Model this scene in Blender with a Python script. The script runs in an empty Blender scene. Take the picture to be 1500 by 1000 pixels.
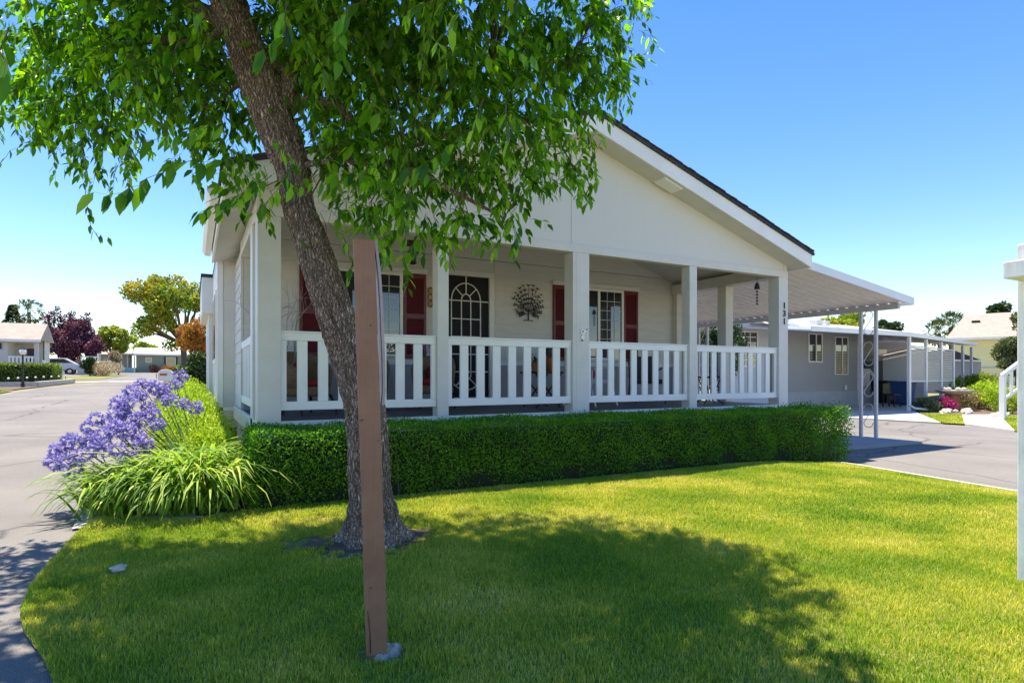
import bpy, bmesh, math, random
import numpy as np
from mathutils import Vector, Matrix, noise
R = math.radians
SC = bpy.context.scene
COL = SC.collection
PI = math.pi

# ------------------------------------------------------------------ camera, sky, sun, exposure
cam = bpy.data.cameras.new('camera')
cam.sensor_width = 36.0; cam.lens = 36.0 * 866 / 1500
cam.shift_y = 0.034; cam.clip_start = 0.05; cam.clip_end = 2000
co = bpy.data.objects.new('camera', cam); COL.objects.link(co)
co.location = (0, 0, 1.2); co.rotation_euler = (R(90), 0, -R(28.33))
SC.camera = co

SUN = Vector((-0.06, 0.27, 1.0)).normalized()
sun_el = math.asin(SUN.z); sun_az = math.atan2(SUN.x, SUN.y)
w = bpy.data.worlds.new('World'); SC.world = w; w.use_nodes = True
nt = w.node_tree; bg = nt.nodes['Background']
sky = nt.nodes.new('ShaderNodeTexSky'); sky.sky_type = 'NISHITA'; sky.sun_disc = False
sky.sun_elevation = sun_el; sky.sun_rotation = sun_az
sky.air_density = 1.0; sky.dust_density = 0.0; sky.ozone_density = 3.0; sky.altitude = 10
hs = nt.nodes.new('ShaderNodeHueSaturation'); hs.inputs['Saturation'].default_value = 1.3; hs.inputs['Hue'].default_value = .512; nt.links.new(sky.outputs[0], hs.inputs['Color'])
nt.links.new(hs.outputs[0], bg.inputs[0]); bg.inputs[1].default_value = 0.145
sl = bpy.data.lights.new('sun', 'SUN'); sl.energy = 5.0; sl.angle = R(0.53); sl.color = (1.0, 0.95, 0.86)
so = bpy.data.objects.new('sun', sl); COL.objects.link(so); so.location = (0, 10, 30)
so.rotation_euler = SUN.to_track_quat('Z', 'Y').to_euler()
SC.view_settings.view_transform = 'Standard'; SC.view_settings.look = 'None'
SC.view_settings.exposure = 1.05; SC.view_settings.gamma = 1.0
SC.view_settings.use_white_balance = True; SC.view_settings.white_balance_temperature = 7450; SC.view_settings.white_balance_tint = 10

# ------------------------------------------------------------------ materials
def newmat(name):
    m = bpy.data.materials.new(name); m.use_nodes = True
    n = m.node_tree.nodes; l = m.node_tree.links
    return m, n, l, n['Principled BSDF']

def pm(name, col, rough=.6, var=.08, scale=3., bump=0., bscale=60., metal=0., spec=.4, stretch=(1, 1, 1), col2=None, detail=6):
    m, n, l, b = newmat(name)
    tc = n.new('ShaderNodeTexCoord'); mp = n.new('ShaderNodeMapping'); mp.inputs['Scale'].default_value = stretch
    l.new(tc.outputs['Object'], mp.inputs[0])
    nz = n.new('ShaderNodeTexNoise'); nz.inputs['Scale'].default_value = scale; nz.inputs['Detail'].default_value = detail
    l.new(mp.outputs[0], nz.inputs['Vector'])
    rp = n.new('ShaderNodeValToRGB')
    c1 = [max(0, c * (1 - var)) for c in col]; c2 = [min(1, c * (1 + var)) for c in col] if col2 is None else col2
    rp.color_ramp.elements[0].position = .3; rp.color_ramp.elements[1].position = .7
    rp.color_ramp.elements[0].color = (*c1, 1); rp.color_ramp.elements[1].color = (*c2, 1)
    l.new(nz.outputs[0], rp.inputs[0]); l.new(rp.outputs[0], b.inputs['Base Color'])
    b.inputs['Roughness'].default_value = rough; b.inputs['Metallic'].default_value = metal
    b.inputs['Specular IOR Level'].default_value = spec
    if bump:
        n2 = n.new('ShaderNodeTexNoise'); n2.inputs['Scale'].default_value = bscale; n2.inputs['Detail'].default_value = 5
        l.new(mp.outputs[0], n2.inputs['Vector'])
        bp = n.new('ShaderNodeBump'); bp.inputs['Strength'].default_value = bump; bp.inputs['Distance'].default_value = .01
        l.new(n2.outputs[0], bp.inputs['Height']); l.new(bp.outputs[0], b.inputs['Normal'])
    return m

def leafmat(name, cols, transl=.45, rough=.42, spec=.35, big=0.0, bigscale=1.5, tcol=(1.25, 1.3, .7)):
    """per-leaf colour from the random island value, light passing through"""
    m, n, l, b = newmat(name)
    g = n.new('ShaderNodeNewGeometry'); rp = n.new('ShaderNodeValToRGB')
    cr = rp.color_ramp
    while len(cr.elements) < len(cols): cr.elements.new(.5)
    for i, c in enumerate(cols):
        cr.elements[i].position = i / max(1, len(cols) - 1); cr.elements[i].color = (*c, 1)
    src = g.outputs['Random Per Island']
    if big:
        tc = n.new('ShaderNodeTexCoord'); nz = n.new('ShaderNodeTexNoise'); nz.inputs['Scale'].default_value = bigscale
        nz.inputs['Detail'].default_value = 3
        l.new(tc.outputs['Object'], nz.inputs['Vector'])
        mr = n.new('ShaderNodeMapRange'); mr.inputs[1].default_value = .32; mr.inputs[2].default_value = .68
        l.new(nz.outputs[0], mr.inputs[0])
        mx = n.new('ShaderNodeMix'); mx.inputs[0].default_value = big
        l.new(src, mx.inputs[2]); l.new(mr.outputs[0], mx.inputs[3]); src = mx.outputs[0]
    l.new(src, rp.inputs[0])
    l.new(rp.outputs[0], b.inputs['Base Color']); b.inputs['Roughness'].default_value = rough
    b.inputs['Specular IOR Level'].default_value = spec
    tr = n.new('ShaderNodeBsdfTranslucent')
    mul = n.new('ShaderNodeMix'); mul.data_type = 'RGBA'; mul.blend_type = 'MULTIPLY'; mul.inputs[0].default_value = 1
    l.new(rp.outputs[0], mul.inputs[6]); mul.inputs[7].default_value = (*tcol, 1)
    l.new(mul.outputs[2], tr.inputs[0])
    ms = n.new('ShaderNodeMixShader'); ms.inputs[0].default_value = transl
    l.new(b.outputs[0], ms.inputs[1]); l.new(tr.outputs[0], ms.inputs[2])
    l.new(ms.outputs[0], n['Material Output'].inputs[0])
    return m

def grooved(name, col, axis, pitch, depth=.6, rough=.6, var=.05):
    """painted sheet siding with fine grooves along one axis"""
    m, n, l, b = newmat(name)
    tc = n.new('ShaderNodeTexCoord'); wv = n.new('ShaderNodeTexWave'); wv.bands_direction = axis
    wv.inputs['Scale'].default_value = 1 / pitch / 3.1831 * 1.0; wv.inputs['Distortion'].default_value = 0
    l.new(tc.outputs['Object'], wv.inputs[0])
    rp = n.new('ShaderNodeValToRGB'); rp.color_ramp.elements[0].position = 0; rp.color_ramp.elements[1].position = .06
    l.new(wv.outputs['Fac'], rp.inputs[0])
    nz = n.new('ShaderNodeTexNoise'); nz.inputs['Scale'].default_value = 40
    mp = n.new('ShaderNodeMapping'); mp.inputs['Scale'].default_value = (1, 1, .06)
    l.new(tc.outputs['Object'], mp.inputs[0]); l.new(mp.outputs[0], nz.inputs[0]); nz.inputs['Detail'].default_value = 5
    ad = n.new('ShaderNodeMath'); ad.operation = 'MULTIPLY_ADD'; l.new(nz.outputs[0], ad.inputs[0]); ad.inputs[1].default_value = .25
    l.new(rp.outputs[0], ad.inputs[2])
    bp = n.new('ShaderNodeBump'); bp.inputs['Strength'].default_value = depth; bp.inputs['Distance'].default_value = .006
    l.new(ad.outputs[0], bp.inputs['Height']); l.new(bp.outputs[0], b.inputs['Normal'])
    n2 = n.new('ShaderNodeTexNoise'); n2.inputs['Scale'].default_value = 1.3; n2.inputs['Detail'].default_value = 5
    l.new(mp.outputs[0], n2.inputs[0])
    r2 = n.new('ShaderNodeValToRGB')
    r2.color_ramp.elements[0].color = (*[c * (1 - var) for c in col], 1); r2.color_ramp.elements[1].color = (*[min(1, c * (1 + var)) for c in col], 1)
    l.new(n2.outputs[0], r2.inputs[0]); l.new(r2.outputs[0], b.inputs['Base Color']); b.inputs['Roughness'].default_value = rough
    return m

def asphalt_mat(name, c1, c2, crack=.65):
    m, n, l, b = newmat(name)
    tc = n.new('ShaderNodeTexCoord')
    big = n.new('ShaderNodeTexNoise'); big.inputs['Scale'].default_value = .35; big.inputs['Detail'].default_value = 7; big.inputs['Roughness'].default_value = .62
    fine = n.new('ShaderNodeTexNoise'); fine.inputs['Scale'].default_value = 160; fine.inputs['Detail'].default_value = 3
    vo = n.new('ShaderNodeTexVoronoi'); vo.feature = 'DISTANCE_TO_EDGE'; vo.inputs['Scale'].default_value = .33
    dn = n.new('ShaderNodeTexNoise'); dn.inputs['Scale'].default_value = 1.6; dn.inputs['Detail'].default_value = 6
    for t in (big, fine, dn): l.new(tc.outputs['Object'], t.inputs['Vector'])
    mxv = n.new('ShaderNodeMix'); mxv.data_type = 'VECTOR'; mxv.inputs[0].default_value = .22
    l.new(tc.outputs['Object'], mxv.inputs[4]); l.new(dn.outputs[1], mxv.inputs[5]); l.new(mxv.outputs[1], vo.inputs['Vector'])
    rp = n.new('ShaderNodeValToRGB'); rp.color_ramp.elements[0].position = .32; rp.color_ramp.elements[1].position = .7
    rp.color_ramp.elements[0].color = (*c1, 1); rp.color_ramp.elements[1].color = (*c2, 1)
    l.new(big.outputs[0], rp.inputs[0])
    fr = n.new('ShaderNodeValToRGB'); fr.color_ramp.elements[0].position = .33; fr.color_ramp.elements[1].position = .62
    fr.color_ramp.elements[0].color = (.55, .55, .56, 1); fr.color_ramp.elements[1].color = (1.22, 1.2, 1.16, 1)
    l.new(fine.outputs[0], fr.inputs[0])
    m1 = n.new('ShaderNodeMix'); m1.data_type = 'RGBA'; m1.blend_type = 'MULTIPLY'; m1.inputs[0].default_value = 1
    l.new(rp.outputs[0], m1.inputs[6]); l.new(fr.outputs[0], m1.inputs[7])
    ck = n.new('ShaderNodeMapRange'); ck.inputs[1].default_value = 0; ck.inputs[2].default_value = .010
    ck.inputs[3].default_value = crack; ck.inputs[4].default_value = 0; l.new(vo.outputs['Distance'], ck.inputs[0])
    m2 = n.new('ShaderNodeMix'); m2.data_type = 'RGBA'; m2.blend_type = 'MIX'
    l.new(ck.outputs[0], m2.inputs[0]); l.new(m1.outputs[2], m2.inputs[6]); m2.inputs[7].default_value = (.045, .045, .05, 1)
    l.new(m2.outputs[2], b.inputs['Base Color']); b.inputs['Roughness'].default_value = .9
    b.inputs['Specular IOR Level'].default_value = .2
    bp = n.new('ShaderNodeBump'); bp.inputs['Strength'].default_value = .6; bp.inputs['Distance'].default_value = .006
    l.new(fine.outputs[0], bp.inputs['Height']); l.new(bp.outputs[0], b.inputs['Normal'])
    return m

def bark_mat():
    m, n, l, b = newmat('bark')
    tc = n.new('ShaderNodeTexCoord'); mp = n.new('ShaderNodeMapping'); mp.inputs['Scale'].default_value = (1, 1, .24)
    dn = n.new('ShaderNodeTexNoise'); dn.inputs['Scale'].default_value = 14; dn.inputs['Detail'].default_value = 4
    l.new(tc.outputs['Object'], dn.inputs[0])
    mv = n.new('ShaderNodeMix'); mv.data_type = 'VECTOR'; mv.inputs[0].default_value = .06
    l.new(tc.outputs['Object'], mv.inputs[4]); l.new(dn.outputs[1], mv.inputs[5]); l.new(mv.outputs[1], mp.inputs[0])
    vo = n.new('ShaderNodeTexVoronoi'); vo.feature = 'DISTANCE_TO_EDGE'; vo.inputs['Scale'].default_value = 62; l.new(mp.outputs[0], vo.inputs[0])
    nz = n.new('ShaderNodeTexNoise'); nz.inputs['Scale'].default_value = 90; nz.inputs['Detail'].default_value = 8; nz.inputs['Roughness'].default_value = .7
    big = n.new('ShaderNodeTexNoise'); big.inputs['Scale'].default_value = 5; big.inputs['Detail'].default_value = 4
    l.new(mp.outputs[0], nz.inputs[0]); l.new(tc.outputs['Object'], big.inputs[0])
    rp = n.new('ShaderNodeValToRGB'); cr = rp.color_ramp; cr.elements.new(.5)
    cr.elements[0].position = .0; cr.elements[1].position = .12; cr.elements[2].position = .45
    cr.elements[0].color = (.11, .078, .062, 1); cr.elements[1].color = (.32, .25, .21, 1); cr.elements[2].color = (.60, .51, .45, 1)
    l.new(vo.outputs['Distance'], rp.inputs[0])
    r3 = n.new('ShaderNodeValToRGB'); r3.color_ramp.elements[0].position = .3; r3.color_ramp.elements[1].position = .7
    r3.color_ramp.elements[0].color = (.62, .58, .56, 1); r3.color_ramp.elements[1].color = (1.4, 1.38, 1.35, 1); l.new(nz.outputs[0], r3.inputs[0])
    r2 = n.new('ShaderNodeValToRGB'); r2.color_ramp.elements[0].position = .3; r2.color_ramp.elements[1].position = .7
    r2.color_ramp.elements[0].color = (.85, .78, .72, 1); r2.color_ramp.elements[1].color = (1.15, 1.15, 1.15, 1); l.new(big.outputs[0], r2.inputs[0])
    mx = n.new('ShaderNodeMix'); mx.data_type = 'RGBA'; mx.blend_type = 'MULTIPLY'; mx.inputs[0].default_value = 1
    l.new(rp.outputs[0], mx.inputs[6]); l.new(r2.outputs[0], mx.inputs[7])
    mx2 = n.new('ShaderNodeMix'); mx2.data_type = 'RGBA'; mx2.blend_type = 'MULTIPLY'; mx2.inputs[0].default_value = 1
    l.new(mx.outputs[2], mx2.inputs[6]); l.new(r3.outputs[0], mx2.inputs[7]); l.new(mx2.outputs[2], b.inputs['Base Color'])
    b.inputs['Roughness'].default_value = .92; b.inputs['Specular IOR Level'].default_value = .15
    mr = n.new('ShaderNodeMapRange'); mr.inputs[2].default_value = .35; l.new(vo.outputs['Distance'], mr.inputs[0])
    ad = n.new('ShaderNodeMath'); ad.operation = 'MULTIPLY_ADD'; l.new(nz.outputs[0], ad.inputs[0]); ad.inputs[1].default_value = .6; l.new(mr.outputs[0], ad.inputs[2])
    bp = n.new('ShaderNodeBump'); bp.inputs['Strength'].default_value = 1; bp.inputs['Distance'].default_value = .012
    l.new(ad.outputs[0], bp.inputs['Height']); l.new(bp.outputs[0], b.inputs['Normal'])
    return m

def old_paint(name, col, under, chips=.35):
    """painted timber: long grain, faded blotches, pin-hole knocks and small chips showing the wood"""
    m, n, l, b = newmat(name)
    tc = n.new('ShaderNodeTexCoord'); mp = n.new('ShaderNodeMapping'); mp.inputs['Scale'].default_value = (1, 1, .05)
    l.new(tc.outputs['Object'], mp.inputs[0])
    gr = n.new('ShaderNodeTexNoise'); gr.inputs['Scale'].default_value = 120; gr.inputs['Detail'].default_value = 6; l.new(mp.outputs[0], gr.inputs[0])
    bl = n.new('ShaderNodeTexNoise'); bl.inputs['Scale'].default_value = 3.5; bl.inputs['Detail'].default_value = 8; bl.inputs['Roughness'].default_value = .65; l.new(tc.outputs['Object'], bl.inputs[0])
    ch = n.new('ShaderNodeTexNoise'); ch.inputs['Scale'].default_value = 38; ch.inputs['Detail'].default_value = 6; ch.inputs['Roughness'].default_value = .6; l.new(tc.outputs['Object'], ch.inputs[0])
    rp = n.new('ShaderNodeValToRGB'); rp.color_ramp.elements[0].position = .3; rp.color_ramp.elements[1].position = .7
    rp.color_ramp.elements[0].color = (*[c * .85 for c in col], 1); rp.color_ramp.elements[1].color = (*[min(1, c * 1.22 + .012) for c in col], 1); l.new(bl.outputs[0], rp.inputs[0])
    g2 = n.new('ShaderNodeValToRGB'); g2.color_ramp.elements[0].position = .35; g2.color_ramp.elements[1].position = .65
    g2.color_ramp.elements[0].color = (.94, .94, .94, 1); g2.color_ramp.elements[1].color = (1.04, 1.04, 1.04, 1); l.new(gr.outputs[0], g2.inputs[0])
    mx = n.new('ShaderNodeMix'); mx.data_type = 'RGBA'; mx.blend_type = 'MULTIPLY'; mx.inputs[0].default_value = 1; l.new(rp.outputs[0], mx.inputs[6]); l.new(g2.outputs[0], mx.inputs[7])
    cm = n.new('ShaderNodeMapRange'); cm.inputs[1].default_value = .70 - chips * .06; cm.inputs[2].default_value = .72 - chips * .06; l.new(ch.outputs[0], cm.inputs[0])
    m2 = n.new('ShaderNodeMix'); m2.data_type = 'RGBA'; l.new(cm.outputs[0], m2.inputs[0]); l.new(mx.outputs[2], m2.inputs[6]); m2.inputs[7].default_value = (*under, 1)
    l.new(m2.outputs[2], b.inputs['Base Color']); b.inputs['Roughness'].default_value = .62; b.inputs['Specular IOR Level'].default_value = .3
    ad = n.new('ShaderNodeMath'); ad.operation = 'MULTIPLY_ADD'; l.new(cm.outputs[0], ad.inputs[0]); ad.inputs[1].default_value = -.8; l.new(gr.outputs[0], ad.inputs[2])
    bp = n.new('ShaderNodeBump'); bp.inputs['Strength'].default_value = .5; bp.inputs['Distance'].default_value = .002
    l.new(ad.outputs[0], bp.inputs['Height']); l.new(bp.outputs[0], b.inputs['Normal'])
    return m

def shingle_mat(name, c1, c2, sx=4, sz=7):
    m, n, l, b = newmat(name)
    tc = n.new('ShaderNodeTexCoord'); mp = n.new('ShaderNodeMapping'); mp.inputs['Rotation'].default_value = (R(0), 0, 0)
    l.new(tc.outputs['Object'], mp.inputs[0])
    bk = n.new('ShaderNodeTexBrick'); bk.inputs['Scale'].default_value = 1.0
    bk.inputs['Brick Width'].default_value = .32; bk.inputs['Row Height'].default_value = .14; bk.inputs['Mortar Size'].default_value = .008
    bk.inputs['Color1'].default_value = (*c1, 1); bk.inputs['Color2'].default_value = (*c2, 1)
    bk.inputs['Mortar'].default_value = (*[c * .4 for c in c1], 1)
    l.new(mp.outputs[0], bk.inputs[0]); l.new(bk.outputs[0], b.inputs['Base Color']); b.inputs['Roughness'].default_value = .9
    return m

def glass_mat(name, col=(.02, .025, .03), rough=.03):
    m, n, l, b = newmat(name); b.inputs['Base Color'].default_value = (*col, 1)
    b.inputs['Roughness'].default_value = rough; b.inputs['Specular IOR Level'].default_value = 1.0
    b.inputs['Coat Weight'].default_value = .6; b.inputs['Coat Roughness'].default_value = .02
    return m

M = {
 'siding': pm('greige_siding_paint', (.64, .615, .575), .6, .05, 2.5, .15, 90, stretch=(1, 1, 6)),
 'gable': grooved('greige_grooved_siding', (.67, .65, .615), 'X', .2, .13),
 'column': pm('greige_column_paint', (.665, .64, .605), .5, .05, 4, .12, 120),
 'trim': pm('cream_trim_paint', (.74, .73, .69), .45, .04, 5, .08, 90),
 'white': pm('white_paint', (.84, .83, .81), .45, .055, 2.2, .12, 50),
 'whiteold': old_paint('white_weathered_wood', (.80, .81, .83), (.6, .58, .54), .2),
 'skirt': pm('blue_grey_skirting', (.36, .37, .41), .6, .06, 3),
 'deck': pm('dark_grey_deck', (.13, .135, .15), .5, .15, 5, .2, 30, stretch=(1, 8, 1)),
 'soffit': pm('soffit_paint', (.62, .60, .565), .6, .05, 4),
 'shutter': pm('burgundy_shutter_paint', (.14, .020, .030), .4, .1, 6),
 'shingle': shingle_mat('dark_shingles', (.035, .035, .045), (.06, .055, .065)),
 'shingle_tan': shingle_mat('tan_shingles', (.36, .29, .25), (.44, .36, .32)),
 'shingle_grey': shingle_mat('grey_shingles', (.38, .36, .35), (.46, .44, .42)),
 'screen': pm('black_screen', (.006, .005, .008), .7, .3, 6),
 'glass': glass_mat('window_glass'),
 'blind': pm('window_blind', (.55, .55, .55), .6, .05, 3),
 'curtain': pm('dark_interior', (.05, .045, .05), .8, .5, 3),
 'black': pm('black_metal', (.014, .014, .016), .4, .2, 10),
 'bronze': pm('bronze_metal', (.05, .035, .03), .45, .2, 10, metal=.6),
 'gold': pm('golden_metal', (.45, .25, .05), .35, .2, 10, metal=.8),
 'wicker': pm('brown_wicker', (.24, .15, .085), .7, .45, 60, .8, 90),
 'red': pm('red_cushion', (.30, .02, .03), .8, .12, 12, .2, 80),
 'cushion': pm('pale_cushion', (.52, .49, .46), .85, .1, 6, .2, 80),
 'amber': pm('amber_glass', (.45, .12, .02), .1, .3, 10),
 'terracotta': pm('terracotta', (.42, .17, .08), .7, .15, 8),
 'asphalt': asphalt_mat('pale_asphalt', (.165, .16, .158), (.245, .235, .228)),
 'concrete': pm('pale_concrete', (.56, .53, .49), .85, .07, 1.2, .2, 80),
 'slab': pm('grey_concrete_slab', (.30, .30, .31), .85, .08, 1.2, .2, 80),
 'soil': pm('soil_mulch', (.13, .09, .065), .95, .35, 14, .8, 60),
 'gravel': pm('pale_gravel', (.42, .38, .34), .95, .5, 90, 1, 90, col2=(.75, .7, .66)),
 'lawnbase': pm('lawn_soil', (.13, .17, .03), .95, .3, 30, .6, 80, col2=(.26, .25, .08)),
 'post': old_paint('brown_post_paint', (.27, .135, .082), (.10, .06, .045)),
 'post_board': pm('mauve_sign_board', (.40, .32, .32), .6, .12, 6, .3, 90),
 'bark': bark_mat(),
 'farbark': pm('branch_bark', (.12, .085, .06), .9, .25, 20, .5, 50),
 'alum': pm('carport_cream_metal', (.76, .73, .68), .4, .04, 3, spec=.5),
 'alumwhite': pm('carport_white_metal', (.74, .76, .80), .4, .04, 3, spec=.5),
 'alumgrey': pm('carport_post_metal', (.52, .53, .58), .4, .06, 6, spec=.5),
 'greyhouse': grooved('grey_house_siding', (.34, .35, .37), 'X', .3, .4),
 'greytrim': pm('grey_panel', (.42, .43, .46), .6, .06, 3),
 'yellowhouse': pm('yellow_stucco', (.72, .66, .36), .8, .04, 2),
 'greenhouse': pm('sage_siding', (.30, .34, .27), .7, .05, 3),
 'beigehouse': pm('beige_siding', (.56, .53, .50), .7, .05, 3),
 'bin_blue': pm('blue_plastic', (.03, .09, .32), .45, .1, 4),
 'bin_black': pm('black_plastic', (.02, .02, .022), .5, .1, 4),
 'carpaint': pm('silver_car_paint', (.55, .55, .58), .25, .03, 3, spec=.7),
 'carred': pm('dark_red_car_paint', (.14, .01, .03), .25, .03, 3, spec=.7),
 'tyre': pm('tyre_rubber', (.02, .02, .02), .8, .1, 5),
 'lampred': pm('tail_lamp', (.5, .02, .02), .3, .05, 5),
 'stone': pm('pale_stone', (.50, .46, .41), .9, .2, 6, .6, 30),
 'concretefoot': pm('rough_footing', (.40, .36, .31), .95, .3, 60, 1, 60),
 'magenta': leafmat('magenta_petals', [(.30, .02, .12), (.55, .06, .28)], .3),
}

# ------------------------------------------------------------------ object helpers
def tag(o, label=None, cat=None, group=None, kind=None):
    if label: o['label'] = label
    if cat: o['category'] = cat
    if group: o['group'] = group
    if kind: o['kind'] = kind
    return o

def thing(name, label, cat, loc=(0, 0, 0), rz=0, group=None):
    o = bpy.data.objects.new(name, None); o.empty_display_size = .2; COL.objects.link(o)
    o.location = loc; o.rotation_euler = (0, 0, rz)
    return tag(o, label, cat, group)

def rootof(o):
    while o.parent: o = o.parent
    return o

def link(name, me, mat, parent=None, smooth=False):
    if mat is not None: me.materials.append(M[mat] if isinstance(mat, str) else mat)
    if smooth: me.polygons.foreach_set('use_smooth', [True] * len(me.polygons))
    o = bpy.data.objects.new(name, me); COL.objects.link(o)
    if parent is not None: o.parent = parent
    return o

class MB:
    """collects shapes in world (or thing-local) coordinates"""
    def __init__(s): s.v = []; s.f = []
    def add(s, vs, fs):
        k = len(s.v); s.v += [tuple(p) for p in vs]; s.f += [tuple(i + k for i in f) for f in fs]; return s
    def box(s, x0, x1, y0, y1, z0, z1, c=0.0):
        vs = [(x, y, z) for z in (z0, z1) for y in (y0, y1) for x in (x0, x1)]
        return s.add(vs, [(0, 2, 3, 1), (4, 5, 7, 6), (0, 1, 5, 4), (2, 6, 7, 3), (0, 4, 6, 2), (1, 3, 7, 5)])
    def bar(s, a, b, w, h=None, up=(0, 0, 1)):
        a = Vector(a); b = Vector(b); h = h or w; d = (b - a).normalized(); u = Vector(up)
        if abs(d.dot(u)) > .98: u = Vector((0, 1, 0))
        sd = d.cross(u).normalized(); u = sd.cross(d)
        vs = [p + sd * (i * w / 2) + u * (j * h / 2) for p in (a, b) for j in (-1, 1) for i in (-1, 1)]
        return s.add(vs, [(0, 1, 3, 2), (4, 6, 7, 5), (0, 4, 5, 1), (2, 3, 7, 6), (0, 2, 6, 4), (1, 5, 7, 3)])
    def tube(s, pts, rad, n=8, caps=True):
        pts = [Vector(p) for p in pts]; rr = rad if isinstance(rad, (list, tuple)) else [rad] * len(pts)
        k = len(s.v); ref = Vector((0.3, 0.9, 0.2)).normalized(); prev = None
        for i, p in enumerate(pts):
            d = (pts[min(i + 1, len(pts) - 1)] - pts[max(i - 1, 0)]).normalized()
            u = ref - d * ref.dot(d) if prev is None else prev - d * prev.dot(d)
            if u.length < 1e-4: u = d.orthogonal()
            u.normalize(); prev = u; v = d.cross(u)
            for j in range(n):
                a = 2 * PI * j / n; s.v.append(tuple(p + (u * math.cos(a) + v * math.sin(a)) * rr[i]))
        for i in range(len(pts) - 1):
            for j in range(n):
                a = k + i * n + j; b = k + i * n + (j + 1) % n
                s.f.append((a, b, b + n, a + n))
        if caps:
            s.f.append(tuple(k + j for j in reversed(range(n)))); e = k + (len(pts) - 1) * n
            s.f.append(tuple(e + j for j in range(n)))
        return s
    def lathe(s, c, prof, n=20):
        k = len(s.v)
        for r, z in prof:
            for j in range(n):
                a = 2 * PI * j / n; s.v.append((c[0] + r * math.cos(a), c[1] + r * math.sin(a), c[2] + z))
        for i in range(len(prof) - 1):
            for j in range(n):
                a = k + i * n + j; b = k + i * n + (j + 1) % n
                s.f.append((a, b, b + n, a + n))
        s.f.append(tuple(k + j for j in reversed(range(n)))); e = k + (len(prof) - 1) * n
        s.f.append(tuple(e + j for j in range(n)))
        return s
    def prism(s, poly, d0, d1, axis='y'):
        """polygon (a,b) extruded along an axis: y -> (a,y,b); x -> (x,a,b); z -> (a,b,z)"""
        def P(a, b, t): return (a, t, b) if axis == 'y' else ((t, a, b) if axis == 'x' else (a, b, t))
        n = len(poly); vs = [P(a, b, d0) for a, b in poly] + [P(a, b, d1) for a, b in poly]
        return s.add(vs, [tuple(range(n)), tuple(range(2 * n - 1, n - 1, -1))] + [(i, i + n, (i + 1) % n + n, (i + 1) % n) for i in range(n)])
    def ball(s, c, r, n=8, sq=(1, 1, 1)):
        prof = [(max(1e-3, math.sin(PI * i / n)) * r, -math.cos(PI * i / n) * r) for i in range(n + 1)]
        k = len(s.v); s.lathe((0, 0, 0), prof, n * 2)
        for i in range(k, len(s.v)):
            p = s.v[i]; s.v[i] = (c[0] + p[0] * sq[0], c[1] + p[1] * sq[1], c[2] + p[2] * sq[2])
        return s
    def build(s, name, mat, parent=None, smooth=False, bevel=0):
        me = bpy.data.meshes.new(name)
        off = rootof(parent).location if parent is not None else Vector((0, 0, 0))
        me.from_pydata([(x - off.x, y - off.y, z - off.z) for x, y, z in s.v], [], s.f)
        bm = bmesh.new(); bm.from_mesh(me); bmesh.ops.recalc_face_normals(bm, faces=bm.faces); bm.to_mesh(me); bm.free()
        me.update(); o = link(name, me, mat, parent, smooth)
        if bevel:
            bv = o.modifiers.new('bevel', 'BEVEL'); bv.width = bevel; bv.segments = 2; bv.limit_method = 'ANGLE'; bv.angle_limit = R(40)
        return o

def np_mesh(name, V, T, mat, parent=None, smooth=False):
    me = bpy.data.meshes.new(name)
    V = np.asarray(V, dtype=np.float32).reshape(-1, 3)
    if parent is not None: V = V - np.array(rootof(parent).location, dtype=np.float32)
    T = np.asarray(T, dtype=np.int32).reshape(-1, 3)
    me.vertices.add(len(V)); me.vertices.foreach_set('co', V.ravel())
    me.loops.add(T.size); me.loops.foreach_set('vertex_index', T.ravel())
    me.polygons.add(len(T)); me.polygons.foreach_set('loop_start', np.arange(0, T.size, 3, dtype=np.int32))
    me.polygons.foreach_set('loop_total', np.full(len(T), 3, dtype=np.int32))
    me.update(calc_edges=True); me.validate()
    return link(name, me, mat, parent, smooth)

def nrm(a): return a / np.maximum(1e-9, np.linalg.norm(a, axis=1, keepdims=True))

LEAF_FULL = (np.array([[0, 0, 0], [.34, 0, .0], [.66, 0, -.03], [1, 0, -.16], [.3, -.48, .12], [.66, -.36, .05], [.3, .48, .12], [.66, .36, .05]]),
             [(0, 4, 1), (0, 1, 6), (4, 5, 1), (1, 5, 2), (1, 2, 7), (1, 7, 6), (5, 3, 2), (2, 3, 7)])
LEAF_FOLD = (np.array([[0, 0, 0], [.5, -.5, .12], [1, 0, -.05], [.5, .5, .12]]), [(0, 1, 2), (0, 2, 3)])
LEAF_TRI = (np.array([[0, -.5, 0], [0, .5, 0], [1, 0, .0]]), [(0, 1, 2)])

def leaves(name, P, D, U, L, wr, tmpl, mat, parent=None):
    """one mesh of many leaves: origins P, directions D, up hints U, lengths L, width ratio"""
    t, fs = tmpl; D = nrm(D); S = nrm(np.cross(D, U)); N = np.cross(S, D)
    L = np.asarray(L)[:, None, None]; wr = np.broadcast_to(np.asarray(wr), (len(P),))[:, None, None]
    V = P[:, None, :] + L * (t[None, :, 0:1] * D[:, None, :] + wr * t[None, :, 1:2] * S[:, None, :] + wr * t[None, :, 2:3] * N[:, None, :])
    k = len(t); F = (np.array(fs)[None] + (np.arange(len(P)) * k)[:, None, None])
    return np_mesh(name, V, F, mat, parent)

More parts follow.
